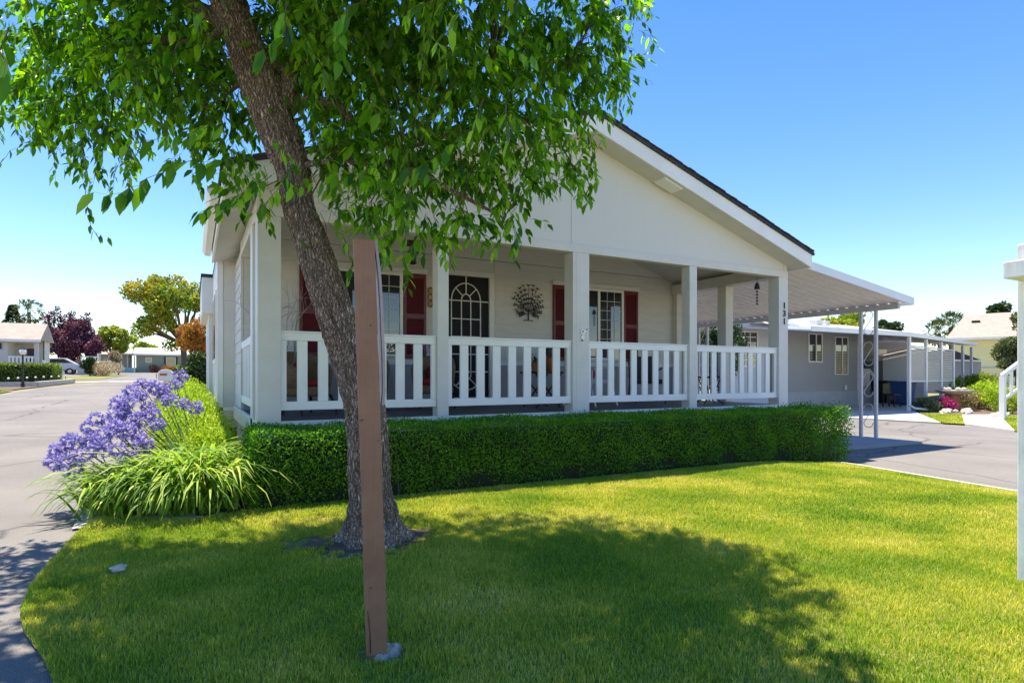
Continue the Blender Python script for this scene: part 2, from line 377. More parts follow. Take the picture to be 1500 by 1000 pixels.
def in_lobes(rng, lobes, n, shell=.5):
    """random points inside ellipsoids (x,y,z,rx,ry,rz), more towards the outside; returns points and outward directions"""
    lb = np.array([(l + (l[3], l[3]))[:6] if len(l) == 4 else l for l in lobes], dtype=float)
    vol = (lb[:, 3] * lb[:, 4] * lb[:, 5]) ** .8; idx = rng.choice(len(lb), n, p=vol / vol.sum())
    d = nrm(rng.normal(size=(n, 3))); r = rng.uniform(shell ** 3, 1, n) ** (1 / 3)
    return lb[idx, :3] + d * r[:, None] * lb[idx, 3:6], d

def sm(x, a, b):
    t = min(1, max(0, (x - a) / (b - a))); return t * t * (3 - 2 * t)
def gz(x, y):
    z = .02 * max(0, y - 9) * (1 - sm(x, 3, 14)) if y < 150 else .02 * 141 * (1 - sm(x, 3, 14))
    z -= .15 * sm(x, 6.5, 9.5)
    z += .5 * sm(x, 25, 40)
    return z

def sheet(name, poly, dz, mat, kind='structure', step=1.0, thick=0):
    """a patch of ground that follows the terrain"""
    bm = bmesh.new(); vs = [bm.verts.new((x, y, 0)) for x, y in poly]; bm.faces.new(vs)
    xs = [p[0] for p in poly]; ys = [p[1] for p in poly]
    def cuts(a, b, st):
        r = []; t = math.ceil(a / st) * st
        while t < b:
            r.append(t); t += st
        return r
    for x in cuts(min(xs), max(xs), step): bmesh.ops.bisect_plane(bm, geom=bm.verts[:] + bm.edges[:] + bm.faces[:], plane_co=(x, 0, 0), plane_no=(1, 0, 0))
    for y in cuts(min(ys), max(ys), step * 2): bmesh.ops.bisect_plane(bm, geom=bm.verts[:] + bm.edges[:] + bm.faces[:], plane_co=(0, y, 0), plane_no=(0, 1, 0))
    for v in bm.verts: v.co.z = gz(v.co.x, v.co.y) + dz
    bmesh.ops.recalc_face_normals(bm, faces=bm.faces)
    if bm.faces[:][0].normal.z < 0: bmesh.ops.reverse_faces(bm, faces=bm.faces)
    if thick:
        e = bmesh.ops.extrude_face_region(bm, geom=bm.faces[:])
        for v in [g for g in e['geom'] if isinstance(g, bmesh.types.BMVert)]: v.co.z -= thick
        bmesh.ops.recalc_face_normals(bm, faces=bm.faces)
    me = bpy.data.meshes.new(name); bm.to_mesh(me); bm.free()
    o = link(name, me, mat)
    if kind: o['kind'] = kind
    return o

# ------------------------------------------------------------------ terrain, roads
def terrain():
    bm = bmesh.new()
    xs = [-400, -200, -100, -60, -40, -30] + [x for x in range(-24, 46)] + [60, 80, 120, 200, 400]
    ys = [-100, -40, -20] + [y for y in range(-10, 30)] + [y for y in range(30, 155, 5)] + [200, 400, 900]
    g = [[bm.verts.new((x, y, gz(x, y) - .03)) for x in xs] for y in ys]
    for j in range(len(ys) - 1):
        for i in range(len(xs) - 1):
            bm.faces.new((g[j][i], g[j][i + 1], g[j + 1][i + 1], g[j + 1][i]))
    me = bpy.data.meshes.new('ground'); bm.to_mesh(me); bm.free()
    o = link('ground', me, pm('dry_ground', (.24, .22, .13), .95, .25, .6)); o['kind'] = 'structure'
terrain()
LAWN_L = [(-.40, -4), (-.42, 2.3), (-.48, 2.88), (-.56, 3.15), (-.70, 3.53), (-.78, 3.85), (-.82, 4.27), (-.82, 4.63), (-.80, 5.14), (-.78, 5.7), (-.72, 6.05)]
LAWN_R = [(8.55, 5.62), (8.58, 5.27), (8.37, 4.69), (8.2, 4.18), (8.0, 3.56), (7.83, 3.03), (7.5, 2.2), (7.1, 1.0), (6.6, -4)]
LAWN_B = [(-.55, 6.1), (-.40, 5.9), (-.02, 5.62), (.48, 5.75), (8.3, 5.62)]
LAWN = LAWN_L + LAWN_B + LAWN_R
sheet('road', [(-7.0, -12), (30, -12), (30, -4), (18.55, -4), (18.55, 3), (18.0, 6.7), (18.8, 8.3), (18.65, 11.7), (18.6, 60), (13.0, 60), (13.0, 6.6), (9.2, 6.6), (9.2, 5.6), (-.6, 5.6), (-.85, 6.3), (-.85, 20), (-.85, 93), (-5.2, 93), (-5.2, 48), (-6.9, 40), (-7.0, 31)], -.012, 'asphalt', step=1.5)
sheet('cross_road', [(-60, 86), (-5.2, 86), (-5.2, 93.1), (-60, 93.1)], -.008, 'asphalt', step=4)
sheet('left_driveway', [(-13.5, 55), (-7.2, 51), (-5.2, 51), (-5.2, 86), (-13.5, 86)], -.014, 'asphalt', step=3)
sheet('far_verge', [(-10, 56), (-6.4, 56), (-6.4, 79), (-10, 79)], .01, 'lawnbase', step=3)
sheet('concrete_gutter', [(-9.5, 47), (-5.2, 50), (-.9, 50), (-.9, 51.2), (-5.2, 51.2), (-9.5, 49)], -.002, 'concrete', step=2)
sheet('lawn_ground', LAWN, .0, 'lawnbase', step=.5)
sheet('planting_bed', [(-.80, 6.15), (-.40, 5.93), (-.02, 5.66), (.40, 5.78), (9.1, 5.66), (9.1, 6.93), (.62, 6.95), (.62, 11), (.4, 11), (.4, 30), (-.75, 30)], -.006, 'soil', step=1)
sheet('gravel_patch', [(-.84, 5.72), (-.5, 5.68), (-.1, 5.5), (.1, 5.62), (-.1, 6.0), (-.5, 6.4), (-.86, 6.5)], .006, 'gravel', step=1)
sheet('carport_slab', [(9.2, 6.75), (13.0, 6.6), (13.0, 17), (9.2, 17)], .035, 'slab', step=1, thick=.06)
sheet('neighbour_driveway', [(18.6, 11.6), (18.9, 9.1), (22.9, 11.75), (24.3, 12.6), (31, 14.2), (31, 17), (18.6, 17)], .03, 'concrete', step=1, thick=.06)
sheet('neighbour_path', [(19.05, 8.57), (17.7, 6.9), (24.6, 10.05), (23.46, 10.65)], .03, 'concrete', step=1, thick=.06)
sheet('neighbour_bed', [(22.9, 11.75), (23.46, 10.65), (24.6, 10.05), (24.5, 9.2), (34, 9.2), (45, 20), (31, 14.2), (24.3, 12.6)], .01, 'soil', step=1)
kb = MB()
kp = [(8.60, 5.6), (8.63, 5.27), (8.42, 4.69), (8.25, 4.18), (8.05, 3.56), (7.88, 3.03), (7.55, 2.2), (7.15, 1.0), (6.65, -4)]
for a, b in zip(kp, kp[1:]): kb.bar((a[0], a[1], gz(*a) + .0), (b[0], b[1], gz(*b) + .0), .05, .05)
k = kb.build('kerb', 'concrete'); k['kind'] = 'structure'

# ------------------------------------------------------------------ the main house
H = thing('house', 'greige one storey house with white railed front porch and burgundy shutters', 'house', (4.89, 12, 0))
def zt(x): return 4.84 - .322 * abs(x - 4.89)
RX0, RX1, RY0, RY1 = .27, 9.51, 6.6, 22.0
# roof: shingle skin, soffit/ceiling slab, rake and eave fascias
rf = MB()
rf.prism([(RX0 - .03, zt(RX0 - .03) - .035), (4.89, 4.84 - .035), (RX1 + .03, zt(RX1 + .03) - .035), (RX1 + .03, zt(RX1 + .03) + .01), (4.89, 4.85), (RX0 - .03, zt(RX0 - .03) + .01)], RY0 - .03, 11.1)
rf.prism([(.36, zt(.36) - .035), (4.89, 4.84 - .035), (RX1 + .03, zt(RX1 + .03) - .035), (RX1 + .03, zt(RX1 + .03) + .01), (4.89, 4.85), (.36, zt(.36) + .01)], 11.103, RY1)
rng0 = random.Random(4)
roof = rf.build('roof', 'shingle', H)
tb = MB()   # ragged shingle tabs showing along the rakes
for sgn in (-1, 1):
    L = (RX1 - RX0) / 2; n = 36
    for i in range(n):
        a = i * L / n; b = (i + .96) * L / n; x0 = 4.89 + sgn * a; x1 = 4.89 + sgn * b
        o = RY0 - .045 - rng0.random() * .012
        tb.prism([(min(x0, x1), zt(min(x0, x1)) + .012), (max(x0, x1), zt(max(x0, x1)) + .012), (max(x0, x1), zt(max(x0, x1)) + .024 + rng0.random() * .01), (min(x0, x1), zt(min(x0, x1)) + .024 + rng0.random() * .01)], o, RY0 + .3)
tb.build('shingle_edge', 'shingle', roof)
sf = MB()
sf.prism([(.30, zt(.30) - .26), (4.89, 4.84 - .26), (9.48, zt(9.48) - .26), (9.48, zt(9.48) - .05), (4.89, 4.79), (.30, zt(.30) - .05)], RY0 + .03, 11.1)
sf.build('ceiling', 'soffit', H)
fa = MB()
for (xa, xb) in ((RX0, 4.888), (4.892, RX1)):
    za, zb = zt(xa), zt(xb)
    fa.prism([(xa, za - .26), (xb, zb - .26), (xb, zb - .037), (xa, za - .037)], RY0, RY0 + .028)
fa.box(RX1 - .028, RX1, RY0 + .03, RY1, zt(RX1) - .26, zt(RX1) - .04)
fa.box(RX0, RX0 + .028, RY0 + .03, 11.1, zt(RX0) - .26, zt(RX0) - .04)
fa.build('fascia', 'white', H)
gt = MB()
gt.prism([(.255, 3.20), (.17, 3.20), (.13, 3.27), (.13, 3.33), (.265, 3.33)], 7.4, 11.08)
gt.build('gutter', 'white', H, bevel=.008)
sl_ = MB(); xl = 6.35; zl = zt(xl) - .262
sl_.prism([(xl - .18, zt(xl - .18) - .285), (xl + .18, zt(xl + .18) - .285), (xl + .18, zt(xl + .18) - .258), (xl - .18, zt(xl - .18) - .258)], 6.66, 6.90)
sl_.build('soffit_vent', 'white', H, bevel=.006)
# gable and beam
g = MB(); g.prism([(.61, 3.07), (9.31, 3.07), (9.31, zt(9.31) - .258), (4.89, 4.58), (.61, zt(.61) - .258)], 6.95, 7.04)
g.build('gable', 'gable', H)
bt = MB(); bt.box(.60, 9.32, 6.93, 7.06, 2.955, 3.072); bt.box(4.695, 4.712, 6.942, 6.952, 3.07, 4.53); bt.box(9.22, 9.235, 6.942, 6.952, 3.07, 3.17)
bt.box(9.06, 9.31, 7.062, 9.58, 2.955, 3.15); bt.box(.61, .80, 7.062, 9.58, 2.955, 3.15)
bt.build('beam', 'column', H, bevel=.004)
# columns
for x0, x1, dy, zb in ((.61, .85, .25, .3), (2.68, 2.83, .16, .55), (4.71, 4.99, .2, .45), (6.94, 7.10, .16, .55), (9.07, 9.31, .2, .3)):
    c = MB(); c.box(x0, x1, 6.925, 6.925 + dy + .02, zb, 2.953)
    if x1 - x0 > .26: c.box(x0 + .055, x0 + .06, 6.921, 6.93, zb, 2.95)
    c.build('column', 'column', H, bevel=.006)
c = MB(); c.box(9.12, 9.32, 8.15, 8.36, .7, 2.953); c.build('column', 'column', H, bevel=.006)
c = MB(); c.box(.60, .70, 7.45, 7.70, .3, 2.953); c.build('column', 'trim', H, bevel=.006)
c = MB(); c.box(9.10, 9.31, 9.45, 9.60, .7, 2.953); c.build('column', 'siding', H, bevel=.006)
# porch floor and base
d = MB(); d.box(.64, 9.28, 6.97, 9.6, .60, .697); d.build('porch_floor', 'deck', H)
d = MB(); d.box(.615, 9.305, 6.935, 6.968, .50, .705); d.box(.60, .638, 6.97, 11.08, .50, .71); d.build('base_trim', 'trim', H, bevel=.004)
d = MB(); d.box(.65, 9.29, 6.96, 7.0, -.2, .5); d.box(.65, .7, 7.0, 11.1, -.1, .5); d.box(9.25, 9.29, 7, 22, -.25, .7); d.box(.42, .46, 11.1, 22, -.1, .5); d.build('skirting', 'skirt', H)
# walls with lap siding
def laps_y(mb, x0, x1, z0, z1, y, p=.17):     # faces -Y
    z = z0
    while z < z1 - .01:
        t = min(z + p, z1)
        mb.add([(x0, y - .016, z), (x1, y - .016, z), (x1, y - .003, t), (x0, y - .003, t), (x0, y + .02, z), (x1, y + .02, z), (x1, y + .02, t), (x0, y + .02, t)],
               [(0, 1, 2, 3), (0, 4, 5, 1), (0, 3, 7, 4), (1, 5, 6, 2), (3, 2, 6, 7)]); z = t
def laps_x(mb, y0, y1, z0, z1, x, p=.17):     # faces -X
    z = z0
    while z < z1 - .01:
        t = min(z + p, z1)
        mb.add([(x - .016, y0, z), (x - .016, y1, z), (x - .003, y1, t), (x - .003, y0, t), (x + .02, y0, z), (x + .02, y1, z), (x + .02, y1, t), (x + .02, y0, t)],
               [(0, 1, 2, 3), (0, 4, 5, 1), (0, 3, 7, 4), (1, 5, 6, 2), (3, 2, 6, 7)]); z = t
wl = MB(); laps_y(wl, .66, 3.70, 1.475, 3.005, 9.6); laps_y(wl, 4.79, 9.2, 1.475, 3.005, 9.6); laps_y(wl, .66, 9.2, 3.005, 3.28, 9.6)
wl.build('wall', 'siding', H)
wl = MB(); wl.prism([(.62, 3.295), (9.3, 3.295), (4.89, 4.60)], 9.588, 9.66); wl.box(4.81, 5.0, 9.578, 9.60, 1.48, 3.28)
wl.box(.62, 9.28, 9.625, 9.7, .7, 3.3); wl.build('wall', 'siding', H)
wl = MB(); wl.box(.66, 3.69, 9.59, 9.62, .7, 1.40); wl.box(4.80, 9.2, 9.59, 9.62, .7, 1.40); wl.build('wall', 'skirt', H)
wl = MB(); wl.box(.66, 3.69, 9.575, 9.62, 1.40, 1.474); wl.box(4.80, 9.2, 9.575, 9.62, 1.40, 1.474); wl.build('wall_band', 'trim', H)
wl = MB(); laps_x(wl, 9.6, 11.1, .72, 3.1, .635); wl.build('wall', 'siding', H)
wl = MB(); wl.box(.37, .8, 11.1, 11.2, .35, 3.3); wl.box(.37, .42, 11.2, 22, .35, 3.4); wl.box(9.2, 9.31, 9.62, 22, .5, 3.14); wl.box(.45, 9.3, 21.9, 22, 0, 3.2); wl.build('wall', 'column', H)
wl = MB(); wl.box(.355, .369, 11.09, 11.16, .3, 3.3); wl.box(.37, .44, 11.085, 11.099, .3, 3.3); wl.box(.37, .8, 11.085, 11.099, .62, .68); wl.build('corner_trim', 'white', H)
# rear bay with its own eave on the left side
by = MB(); by.prism([(14.2, 2.55), (17.6, 2.55), (17.6, 3.32), (14.2, 3.32)], .16, .9, 'x')
by.build('bay_eave', 'trim', H, bevel=.02)
by = MB(); by.box(.14, 2.0, 14.16, 17.7, 3.322, 3.38); by.build('bay_roof', 'shingle', H)
by = MB(); by.box(.30, .5, 14.5, 17.4, .3, 2.6); by.build('bay_wall', 'column', H)
for y0, y1 in ((11.9, 12.5), (12.9, 13.5)):
    f_ = MB(); f_.box(.345, .369, y0 - .08, y1 + .08, 1.45, 2.75); f = f_.build('window', 'white', H)
    MB().box(.338, .344, y0, y1, 1.52, 2.68).build('pane', 'glass', f)
def railing(x0, x1, nb, y=6.97):
    r = MB(); r.box(x0, x1, y, y + .05, 1.60, 1.685); r.box(x0, x1, y - .012, y + .062, 1.686, 1.706)
    r.box(x0, x1, y, y + .05, .822, .918)
    ro = r.build('railing', 'white', H, bevel=.004)
    MB().box(x0 + .001, x0 + .06, y + .004, y + .046, .919, 1.599).build('stile', 'white', ro); MB().box(x1 - .06, x1 - .001, y + .004, y + .046, .919, 1.599).build('stile', 'white', ro)
    a = x0 + .06; b = x1 - .06; wb = (b - a) / (2 * nb + 1)
    for i in range(nb):
        xb = a + (2 * i + 1) * wb
        MB().box(xb, xb + wb * .98, y + .008, y + .040, .919, 1.599).build('baluster', 'white', ro, bevel=.003)
railing(.852, 2.678, 7); railing(2.832, 4.708, 7); railing(4.992, 6.938, 8); railing(7.102, 9.068, 8)
sr = MB(); x = .625
sr.box(x, x + .05, 7.71, 9.59, 1.60, 1.70); sr.box(x, x + .05, 7.71, 9.59, .82, .92)
so_ = sr.build('railing', 'white', H, bevel=.004)
for i in range(7):
    MB().box(x + .008, x + .042, 7.82 + i * .25, 7.92 + i * .25, .921, 1.599).build('baluster', 'white', so_)
# front windows with shutters
def window(parent, x0, x1, z0, z1, y, mx, grid=True, name='window'):
    f = MB(); t = .05
    f.box(x0, x1, y - .045, y, z1 - t, z1); f.box(x0, x1, y - .045, y, z0, z0 + t); f.box(x0, x0 + t, y - .045, y, z0 + t, z1 - t); f.box(x1 - t, x1, y - .045, y, z0 + t, z1 - t)
    f.box(mx - .025, mx + .025, y - .043, y, z0 + t, z1 - t)
    fo = f.build(name, 'white', parent, bevel=.003)
    MB().box(x0 + t, x1 - t, y - .018, y - .008, z0 + t, z1 - t).build('pane', 'glass', fo)
    if grid:
        q = MB(); n = 7
        for i in range(1, n): q.box(mx + .03, x1 - t, y - .026, y - .019, z0 + t + i * (z1 - z0 - 2 * t) / n - .006, z0 + t + i * (z1 - z0 - 2 * t) / n + .006)
        for i in (1, 2): xx = mx + .03 + i * (x1 - t - mx - .03) / 3; q.box(xx - .005, xx + .005, y - .027, y - .018, z0 + t, z1 - t)
        q.build('muntin', 'blind', fo)
    return fo
def shutter(x0, x1, z0, z1, y):
    s = MB(); t = .045
    s.box(x0, x0 + t, y - .035, y, z0, z1); s.box(x1 - t, x1, y - .035, y, z0, z1)
    zm = (z0 + z1) / 2
    for a, b in ((z0, z0 + .07), (zm - .04, zm + .04), (z1 - .07, z1)): s.box(x0 + t, x1 - t, y - .033, y, a, b)
    for a, b in ((z0 + .07, zm - .04), (zm + .04, z1 - .07)):
        n = int((b - a) / .035)
        for i in range(n):
            z = a + (i + .5) * (b - a) / n
            s.add([(x0 + t, y - .028, z - .018), (x1 - t, y - .028, z - .018), (x1 - t, y - .006, z + .014), (x0 + t, y - .006, z + .014)], [(0, 1, 2, 3)])
        s.box(x0 + t, x1 - t, y - .004, y, a, b)
    s.build('shutter', 'shutter', H)
YW = 9.583
window(H, 1.87, 3.08, 1.52, 2.925, YW, 2.45)
window(H, 6.39, 7.74, 1.52, 2.945, YW, 7.12)
for x0, x1, zz in ((1.44, 1.84, 2.925), (3.10, 3.49, 2.925), (6.05, 6.37, 2.945), (7.75, 8.12, 2.945)): shutter(x0, x1, 1.50, zz, YW)
MB().box(1.42, 3.51, YW - .05, YW + .02, 2.93, 3.01).build('window_header', 'trim', H, bevel=.004); MB().box(6.03, 8.14, YW - .05, YW + .02, 2.95, 3.035).build('window_header', 'trim', H, bevel=.004)
# front door: black screen behind a cream arched grille
df = MB(); df.box(3.70, 3.80, 9.545, 9.63, .70, 3.06); df.box(4.69, 4.79, 9.545, 9.63, .70, 3.06); df.box(3.80, 4.69, 9.547, 9.63, 2.965, 3.058); df.box(3.80, 4.69, 9.547, 9.63, .70, .83)
door = df.build('door', 'trim', H, bevel=.004)
MB().box(3.805, 4.685, 9.585, 9.60, .832, 2.963).build('screen', 'screen', door)
gr = MB(); y = 9.572; rr = .011
def seg(*p): gr.tube([(a, y, b) for a, b in p], rr, 6)
cx = 4.24
for xx in (3.96, 4.52): seg((xx, 1.20), (xx, 2.53))
for xx in (4.15, 4.33): seg((xx, 1.22), (xx, 2.53))
for zz, a, b in ((2.53, 3.81, 4.68), (2.21, 3.96, 4.52), (1.90, 3.96, 4.52), (1.59, 3.81, 4.68), (1.28, 3.81, 4.68)): seg((a, zz), (b, zz))
arc = lambda r, rz, z0, a0, a1, n=18: [(cx + r * math.cos(a0 + (a1 - a0) * i / n), z0 + rz * math.sin(a0 + (a1 - a0) * i / n)) for i in range(n + 1)]
seg(*arc(.28, .31, 2.53, 0, PI)); seg(*arc(.09, .12, 2.53, 0, PI)); seg(*arc(.28, .24, 1.20, PI, 2 * PI)); seg(*arc(.09, .08, 1.22, PI, 2 * PI))
for a in (PI / 4, PI / 2, 3 * PI / 4):
    seg((cx + .09 * math.cos(a), 2.53 + .12 * math.sin(a)), (cx + .28 * math.cos(a), 2.53 + .31 * math.sin(a)))
    seg((cx + .09 * math.cos(a), 1.22 - .08 * math.sin(a)), (cx + .28 * math.cos(a), 1.20 - .24 * math.sin(a)))
seg((cx, 2.84), (cx, 2.96))
gr.build('grille', 'trim', door)
hk = MB(); hk.ball((4.62, 9.55, 1.8), .03); hk.build('handle', 'bronze', door)
# house number (characters of the built-in font, turned into mesh)
def text_mesh(name, body, size, mat, parent, loc, rz=0, extrude=.006):
    cu = bpy.data.curves.new(name, 'FONT'); cu.body = body; cu.size = size; cu.extrude = extrude; cu.offset = size * .018; cu.align_x = 'CENTER'
    t = bpy.data.objects.new(name + '_c', cu); COL.objects.link(t); bpy.context.view_layer.update()
    me = bpy.data.meshes.new_from_object(t.evaluated_get(bpy.context.evaluated_depsgraph_get()))
    bpy.data.objects.remove(t); me.transform(Matrix.Translation(loc) @ Matrix.Rotation(rz, 4, 'Z') @ Matrix.Rotation(PI / 2, 4, 'X'))
    rl = rootof(parent).location; me.transform(Matrix.Translation(-rl))
    return link(name, me, mat, parent)
for ch, z in (('1', 2.40), ('3', 2.26), ('1', 2.12)):
    text_mesh('house_number', ch, .15, 'black', H, Vector((9.205, 6.917, z)))

# carport awning
A = thing('carport_awning', 'ribbed cream metal carport awning beside the house on a scrolled double post', 'carport', (11.2, 10, -.15))
def za(x): return 3.16 - (x - 9.35) * (3.16 - 2.70) / 3.45
p = MB(); x0, x1 = 9.53, 12.80; n = 46; y0, y1 = 6.72, 17.0; pw = (y1 - y0) / n
for i in range(n):
    a = y0 + i * pw; prof = [(a, .0), (a + pw * .62, .0), (a + pw * .70, .055), (a + pw * .92, .055), (a + pw, 0)]
    for (ya, ha), (yb, hb) in zip(prof, prof[1:]):
        p.add([(x0, ya, za(x0) + ha), (x1, ya, za(x1) + ha), (x1, yb, za(x1) + hb), (x0, yb, za(x0) + hb), (x0, ya, za(x0) + ha + .004), (x1, ya, za(x1) + ha + .004), (x1, yb, za(x1) + hb + .004), (x0, yb, za(x0) + hb + .004)],
              [(0, 1, 2, 3), (7, 6, 5, 4)])
p.build('roof_panel', 'alum', A)
p = MB(); p.prism([(9.515, za(9.515) - .04), (12.89, za(12.89) - .04), (12.89, za(12.89) + .11), (9.515, za(9.515) + .11)], 6.69, 6.717)
p.box(12.86, 12.89, 6.718, 17, za(12.89) - .04, za(12.89) + .11); p.build('fascia', 'alumwhite', A, bevel=.004)
p = MB(); p.box(12.70, 12.78, 6.9, 16.9, za(12.75) - .12, za(12.75) - .015); p.build('beam', 'alumgrey', A)
for yy in (7.53, 12.2, 16.6):
    p = MB()
    for dy_ in (-.16, .16): p.box(12.71, 12.77, yy + dy_ - .03, yy + dy_ + .03, -.15, za(12.75) - .11); p.box(12.68, 12.8, yy + dy_ - .06, yy + dy_ + .06, -.12, -.1)
    po = p.build('post', 'alumgrey', A, bevel=.004)
    s = MB()
    for k in range(4):
        zb = .1 + k * .66; P_ = []
        for i in range(25):
            t = i / 24; a = -PI * .5 + t * PI * 1.9
            if t < .4: aa = PI + t / .4 * PI; P_.append((12.74, yy + .1 * math.cos(aa), zb + .11 + .1 * math.sin(aa)))
            elif t < .6: q = (t - .4) / .2; P_.append((12.74, yy + .1 - q * .2, zb + .11 + q * .3))
            else: aa = PI - (t - .6) / .4 * PI; P_.append((12.74, yy + .1 * math.cos(aa), zb + .41 + .1 * math.sin(aa)))
        s.tube(P_, .009, 5)
    s.build('scroll', 'alumgrey', po)

# ------------------------------------------------------------------ things on and around the porch
wa = MB(); c = (5.5, 9.555, 2.58); rng = random.Random(8)
def wp(a, r): return (c[0] + math.sin(a) * r * .9, c[1], c[2] + math.cos(a) * r)
wa.tube([(5.5, c[1], 2.24), (5.5, c[1], 2.34), (5.5, c[1], 2.45)], [.016, .012, .009], 6)
wa.tube([(5.40, c[1], 2.235), (5.5, c[1], 2.245), (5.6, c[1], 2.235)], .009, 5)
lv = MB()
for k in range(15):
    a = (k - 7) / 7 * 2.45; r1 = .34 + rng.uniform(-.02, .01); st = (5.5, c[1], 2.33 + rng.uniform(0, .1)); en = wp(a, r1)
    mid = ((st[0] + en[0]) / 2 + rng.uniform(-.02, .02), c[1], (st[2] + en[2]) / 2 + .03)
    wa.tube([st, mid, en], [.006, .005, .003], 5)
    for t in (.35, .5, .65, .8, .95):
        for sd in (-1, 1):
            if rng.random() < .15: continue
            bx = st[0] + (en[0] - st[0]) * t; bz = st[2] + (en[2] - st[2]) * t
            an = math.atan2(en[0] - st[0], en[2] - st[2]) + sd * .7; L = .055
            tx, tz = bx + math.sin(an) * L, bz + math.cos(an) * L; px_, pz_ = math.cos(an) * .013, -math.sin(an) * .013
            mx_, mz_ = (bx + tx) / 2, (bz + tz) / 2
            lv.add([(bx, c[1] - .004, bz), (mx_ + px_, c[1] - .01, mz_ + pz_), (tx, c[1] - .004, tz), (mx_ - px_, c[1] - .01, mz_ - pz_)], [(0, 1, 2, 3)])
            lv.add([(bx, c[1] + .002, bz), (mx_ + px_, c[1] - .004, mz_ + pz_), (tx, c[1] + .002, tz), (mx_ - px_, c[1] - .004, mz_ - pz_)], [(3, 2, 1, 0)])
T = thing('wall_art', 'round black metal tree of leaves hung on the porch wall', 'wall decoration', c)
wa.add(lv.v, lv.f); wa.build('branches', 'black', T)
go = MB()
for k in range(3):
    go.tube([(3.57 + .045 * math.cos(a) * (1 if k % 2 else .8), 9.555, 2.44 + k * .11 + .055 * math.sin(a)) for a in [i * PI / 6 for i in range(13)]], .014, 6)
tag(go.build('wall_ornament', 'gold', None), 'golden twisted ring ornament on the wall beside the door', 'wall decoration')
# wind chime
T = thing('wind_chime', 'dark bell wind chime hanging from the porch beam at right', 'wind chime', (8.78, 7.15, 2.9))
q = MB(); q.tube([(8.78, 7.15, 2.96), (8.78, 7.15, 2.86)], .004, 5); q.lathe((8.78, 7.15, 2.74), [(.05, 0), (.045, .03), (.035, .08), (.02, .11), (.005, .125)], 12); q.build('bell', 'black', T)
q = MB(); q.tube([(8.78, 7.15, 2.76), (8.78, 7.15, 2.46)], .003, 5)
for i in range(5):
    q.ball((8.78, 7.15, 2.70 - i * .055), .018, 5); q.bar((8.745, 7.15, 2.69 - i * .055), (8.815, 7.15, 2.69 - i * .055), .008)
q.build('pendant', 'black', T)
# porch ceiling lantern
T = thing('porch_lantern', 'black hanging lantern under the porch beam behind the tree leaves', 'lantern', (2.52, 7.4, 2.9))
q = MB(); q.box(2.44, 2.60, 7.34, 7.46, 2.90, 2.96); q.tube([(2.52, 7.4, 2.9), (2.52, 7.4, 2.84)], .01, 6); q.lathe((2.52, 7.4, 2.66), [(.03, 0), (.055, .02), (.05, .15), (.07, .16), (.015, .2)], 8); q.build('lamp_body', 'black', T)
# little dog plaque on the wide column
T = thing('column_plaque', 'small white plaque with black spots screwed to the widest column', 'plaque', (4.88, 6.915, 1.8))
q = MB(); q.ball((4.87, 6.915, 1.83), .045, 7, (1, .3, 1)); q.ball((4.93, 6.915, 1.86), .028, 6, (1, .3, 1)); q.ball((4.87, 6.915, 1.75), .03, 6, (1, .3, 1.2)); q.build('figure', 'white', T)
for x_, y_, z_ in ((4.865, 6.902, 1.835), (4.935, 6.907, 1.865), (4.86, 6.906, 1.71)): MB().ball((x_, y_, z_), .013, 5, (1, .5, 1)).build('spot', 'black', T)

def copy_tree(o, parent=None):
    c_ = o.copy(); COL.objects.link(c_)
    if parent is not None: c_.parent = parent
    for ch in list(o.children): copy_tree(ch, c_)
    return c_
# wicker armchair (local frame, facing -Y)
def wicker():
    t = thing('wicker_chair', 'x', 'chair')
    b = MB(); n = 17; rings = []
    for k, (zz, rr, ex) in enumerate(((.28, .30, 0), (.5, .33, 0), (.72, .34, .0), (.84, .32, .0))):
        for i in range(n):
            a = -.25 * PI + i / (n - 1) * 1.5 * PI; hgt = zz if k < 2 else .5 + (zz - .5) * max(.35, math.sin(max(0, min(PI, (i / (n - 1)) * PI))) ** .7)
            b.v.append((rr * math.cos(a), rr * math.sin(a), hgt))
    for k in range(3):
        for i in range(n - 1): b.f.append((k * n + i, k * n + i + 1, (k + 1) * n + i + 1, (k + 1) * n + i))
    o = b.build('backrest', 'wicker', t, smooth=True); so2 = o.modifiers.new('s', 'SOLIDIFY'); so2.thickness = .03
    b = MB(); b.lathe((0, 0, .24), [(.28, 0), (.31, .03), (.31, .10), (.28, .13)], 20); b.build('seat', 'wicker', t)
    b = MB(); b.lathe((0, -.02, .37), [(.22, 0), (.26, .03), (.25, .08), (.1, .1)], 18); b.build('cushion', 'red', t, smooth=True)
    b = MB(); b.ball((0, .18, .56), .14, 8, (1.2, .5, .9)); b.build('pillow', 'red', t, smooth=True)
    for sx in (-1, 1):
        for sy in (-1, 1):
            b = MB(); b.tube([(sx * .22, sy * .2, .26), (sx * .27, sy * .25, .12), (sx * .28, sy * .27, 0)], [.02, .018, .015], 6); b.build('leg', 'black', t)
    return t
G = 'wicker armchairs on the porch'
w1 = wicker(); w2 = copy_tree(w1); w3 = copy_tree(w1)
for o, (x, y, a), lb in ((w1, (1.32, 8.2, .5), 'brown wicker armchair with red cushion by the left corner of the porch'),
                         (w2, (2.22, 8.6, -.2), 'brown wicker armchair half hidden behind the leaning tree trunk'),
                         (w3, (3.22, 8.5, -.6), 'brown wicker armchair with red cushion nearest the front door')):
    o.location = (x, y, .697); o.rotation_euler = (0, 0, a); o['label'] = lb; o['group'] = G
